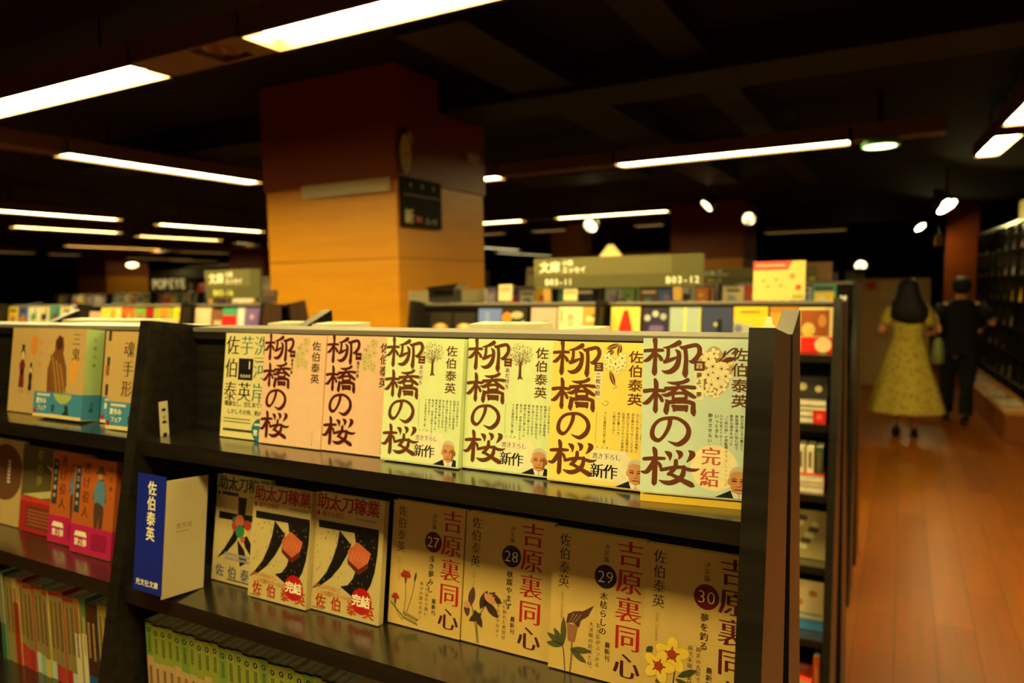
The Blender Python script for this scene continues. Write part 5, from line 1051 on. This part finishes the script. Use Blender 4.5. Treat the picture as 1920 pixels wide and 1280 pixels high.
def face(mb, c, mt):
    """nose, brow, lips and ears on the front of the head"""
    x, y, z = c
    mb.lathe([(0.004, 0.03), (0.009, 0.008), (0.013, -0.012), (0.004, -0.018)], mt, (x, y+0.092, z-0.005), 10)
    for s_ in (-1, 1): mb.lathe([(0.006, 0.026), (0.014, 0.012), (0.014, -0.012), (0.006, -0.028)], mt, (x+s_*0.077, y, z-0.005), 10)

t = thing('person', 'woman with long dark hair in a long yellow floral dress, walking away down the aisle', 'person', (0.05, 8.16, 0), (0, 0, radians(2)))
pts = {'pelvis': ((0, 0, 0.86), (0.13, 0.10)), 'waist': ((0, 0, 1.02), (0.11, 0.085)), 'chest': ((0, 0.01, 1.20), (0.125, 0.09)), 'neckb': ((0, 0, 1.325), 0.05), 'neck': ((0, 0.012, 1.385), 0.043), 'jaw': ((0, 0.025, 1.44), (0.062, 0.07)), 'head': ((0, 0.02, 1.505), (0.075, 0.088)), 'crown': ((0, 0.01, 1.56), (0.055, 0.062)),
       'Lsh': ((-0.155, 0, 1.285), 0.05), 'Lel': ((-0.235, -0.03, 1.07), 0.036), 'Lwrist': ((-0.20, 0.16, 1.02), 0.024), 'Rsh': ((0.155, 0, 1.285), 0.05), 'Rel': ((0.27, -0.05, 1.08), 0.036), 'Rwrist': ((0.19, 0.13, 1.03), 0.024),
       'Lhip': ((-0.085, 0, 0.80), 0.085), 'Lkn': ((-0.085, 0.03, 0.47), 0.05), 'Lan': ((-0.08, -0.13, 0.135), 0.033), 'Ltoe': ((-0.08, -0.02, 0.06), 0.03), 'Rhip': ((0.085, 0, 0.80), 0.085), 'Rkn': ((0.08, 0.05, 0.46), 0.05), 'Ran': ((0.08, 0.05, 0.09), 0.034), 'Rtoe': ((0.085, 0.17, 0.035), 0.03)}
ed = [('pelvis', 'waist'), ('waist', 'chest'), ('chest', 'neckb'), ('neckb', 'neck'), ('neck', 'jaw'), ('jaw', 'head'), ('head', 'crown'), ('chest', 'Lsh'), ('Lsh', 'Lel'), ('Lel', 'Lwrist'), ('chest', 'Rsh'), ('Rsh', 'Rel'), ('Rel', 'Rwrist'),
      ('pelvis', 'Lhip'), ('Lhip', 'Lkn'), ('Lkn', 'Lan'), ('Lan', 'Ltoe'), ('pelvis', 'Rhip'), ('Rhip', 'Rkn'), ('Rkn', 'Ran'), ('Ran', 'Rtoe')]
hand(pts, ed, 'L', pts['Lwrist'][0], (0.1, 1, 0.1), (1, -0.1, 0.2), 0.7); hand(pts, ed, 'R', pts['Rwrist'][0], (-0.5, 1, 0.1), (-1, -0.5, 0), 0.7)
body('body', pts, ed, t)
m = MB(); face(m, (0, 0.02, 1.5), M_SKIN); m.build('face', t, True)
m = MB(); rings(m, [(0.27, 0.335, 0.25, 0.0, -0.02, 0.07), (0.29, 0.332, 0.25, 0.0, -0.02, 0.07), (0.45, 0.29, 0.225, 0, -0.01, 0.06), (0.62, 0.245, 0.20, 0, 0, 0.045), (0.78, 0.20, 0.165, 0, 0, 0.03), (0.90, 0.165, 0.135, 0, 0, 0.015), (1.0, 0.135, 0.108, 0, 0, 0.01), (1.08, 0.137, 0.108, 0, 0, 0), (1.2, 0.157, 0.115, 0, 0.005, 0), (1.29, 0.165, 0.09, 0, 0, 0), (1.335, 0.12, 0.075, 0, 0, 0), (1.35, 0.075, 0.06, 0, 0, 0)], M_FLORAL, 60, 9)
m.build('dress', t, True)
M_SLV = paper(214, 186, 110)
for sx, el in ((-1, pts['Lel'][0]), (1, pts['Rel'][0])):
    m = MB(); a = Vector((sx*0.12, 0, 1.30)); b = Vector(el); m.tube([a, a.lerp(b, 0.25), a.lerp(b, 0.5), a.lerp(b, 0.72)], [0.06, 0.075, 0.07, 0.058], M_FLORAL, 14); m.build('sleeve', t, True)
m = MB(); rings(m, [(1.60, 0.02, 0.02, 0, 0.0, 0), (1.59, 0.055, 0.06, 0, 0.0, 0), (1.56, 0.085, 0.09, 0, -0.005, 0), (1.50, 0.1, 0.098, 0, -0.018, 0.02), (1.43, 0.11, 0.085, 0, -0.03, 0.04), (1.36, 0.14, 0.085, 0.0, -0.045, 0.05), (1.29, 0.17, 0.08, 0.01, -0.06, 0.06), (1.22, 0.165, 0.06, 0.01, -0.08, 0.07), (1.17, 0.11, 0.035, 0.02, -0.09, 0.08), (1.15, 0.04, 0.015, 0.02, -0.095, 0)], M_HAIR, 48, 11, True); m.build('hair', t, True)
shoe(t, (-0.08, -0.12, 0.085), -0.55); shoe(t, (0.085, 0.07, 0.001), 0.0)
t = thing('handbag', 'pale green handbag hanging at the woman right side', 'bag', (0.31, 8.06, H-0.70))
m = MB(); rings(m, [(-0.13, 0.05, 0.09, 0, 0, 0), (-0.11, 0.062, 0.12, 0, 0, 0), (0.0, 0.055, 0.125, 0, 0, 0), (0.09, 0.04, 0.115, 0, 0, 0), (0.12, 0.02, 0.1, 0, 0, 0)], mat('pale_green_leather', rgb(120, 126, 70), 0.5, 0.4, 0.08), 24, 0, True); m.build('bag_body', t, True)
m = MB(); m.tube([(0, 0.09, 0.1), (-0.03, 0.06, 0.3), (-0.06, 0.0, 0.425), (-0.03, -0.06, 0.3), (0, -0.09, 0.1)], 0.008, mat('brown_strap', (0.10, 0.04, 0.015), 0.5), 8); m.build('strap', t, True)

t = thing('person', 'man in black shirt and trousers seen from behind, walking at the right of the woman', 'person', (0.56, 9.2, 0), (0, 0, radians(3)))
pts = {'pelvis': ((0, 0, 0.85), (0.13, 0.10)), 'waist': ((0, 0, 1.0), (0.13, 0.095)), 'chest': ((0, 0.01, 1.2), (0.15, 0.1)), 'neckb': ((0, 0, 1.335), 0.06), 'neck': ((0, 0.012, 1.385), 0.052), 'jaw': ((0, 0.025, 1.44), (0.065, 0.073)), 'head': ((0, 0.02, 1.51), (0.078, 0.09)), 'crown': ((0, 0.012, 1.56), (0.06, 0.066)),
       'Lsh': ((-0.185, 0, 1.29), 0.058), 'Lel': ((-0.25, -0.04, 1.04), 0.042), 'Lwrist': ((-0.21, 0.12, 0.88), 0.028), 'Rsh': ((0.185, 0, 1.29), 0.058), 'Rel': ((0.31, -0.06, 1.08), 0.042), 'Rwrist': ((0.23, 0.13, 1.0), 0.028),
       'Lhip': ((-0.09, 0, 0.8), 0.09), 'Lkn': ((-0.09, 0.14, 0.46), 0.056), 'Lan': ((-0.09, 0.20, 0.09), 0.038), 'Ltoe': ((-0.09, 0.31, 0.04), 0.032), 'Rhip': ((0.09, 0, 0.8), 0.09), 'Rkn': ((0.07, -0.03, 0.46), 0.056), 'Ran': ((0.04, -0.27, 0.13), 0.038), 'Rtoe': ((0.04, -0.17, 0.05), 0.032)}
ed2 = [('pelvis', 'waist'), ('waist', 'chest'), ('chest', 'neckb'), ('neckb', 'neck'), ('neck', 'jaw'), ('jaw', 'head'), ('head', 'crown'), ('chest', 'Lsh'), ('Lsh', 'Lel'), ('Lel', 'Lwrist'), ('chest', 'Rsh'), ('Rsh', 'Rel'), ('Rel', 'Rwrist'),
      ('pelvis', 'Lhip'), ('Lhip', 'Lkn'), ('Lkn', 'Lan'), ('Lan', 'Ltoe'), ('pelvis', 'Rhip'), ('Rhip', 'Rkn'), ('Rkn', 'Ran'), ('Ran', 'Rtoe')]
hand(pts, ed2, 'L', pts['Lwrist'][0], (0.2, 0.8, -0.6), (0.2, 0.5, 0.6), 0.6); hand(pts, ed2, 'R', pts['Rwrist'][0], (-0.4, 1, 0.1), (-1, -0.4, 0), 0.7)
body('body', pts, ed2, t)
m = MB(); face(m, (0, 0.02, 1.505), M_SKIN); m.build('face', t, True)
m = MB(); rings(m, [(0.76, 0.175, 0.14, 0, 0, 0.03), (0.86, 0.172, 0.135, 0, 0, 0.02), (1.0, 0.165, 0.125, 0, 0, 0.015), (1.15, 0.185, 0.128, 0, 0.005, 0), (1.27, 0.195, 0.11, 0, 0, 0), (1.335, 0.13, 0.09, 0, 0, 0), (1.365, 0.07, 0.068, 0, 0.005, 0)], M_BLK, 40, 7); m.build('shirt', t, True)
for sx, el, wr in ((-1, 'Lel', 'Lwrist'), (1, 'Rel', 'Rwrist')):
    a, b, c = Vector((sx*0.155, 0, 1.3)), Vector(pts[el][0]), Vector(pts[wr][0]); m = MB(); m.tube([a, a.lerp(b, 0.5), b, b.lerp(c, 0.75)], [0.072, 0.066, 0.056, 0.044], M_BLK, 14); m.build('sleeve', t, True)
for sd, hp, kn, an in ((-1, 'Lhip', 'Lkn', 'Lan'), (1, 'Rhip', 'Rkn', 'Ran')):
    a, b, c = Vector(pts[hp][0])+Vector((0, 0, 0.08)), Vector(pts[kn][0]), Vector(pts[an][0]); m = MB(); m.tube([a, a.lerp(b, 0.5), b, b.lerp(c, 0.5), b.lerp(c, 0.97)], [0.105, 0.1, 0.078, 0.07, 0.062], M_BLK, 16); m.build('trouser_leg', t, True)
m = MB(); rings(m, [(1.605, 0.02, 0.02, 0, 0, 0), (1.595, 0.055, 0.06, 0, 0, 0), (1.565, 0.088, 0.093, 0, -0.008, 0.02), (1.50, 0.092, 0.094, 0, -0.022, 0.02), (1.45, 0.08, 0.07, 0, -0.04, 0.02), (1.425, 0.05, 0.04, 0, -0.05, 0)], M_HAIR, 36, 9, True); m.build('hair', t, True)
shoe(t, (-0.09, 0.2, 0.001), 0.0, 0, 0.26); shoe(t, (0.04, -0.26, 0.08), -0.5, 0, 0.26)
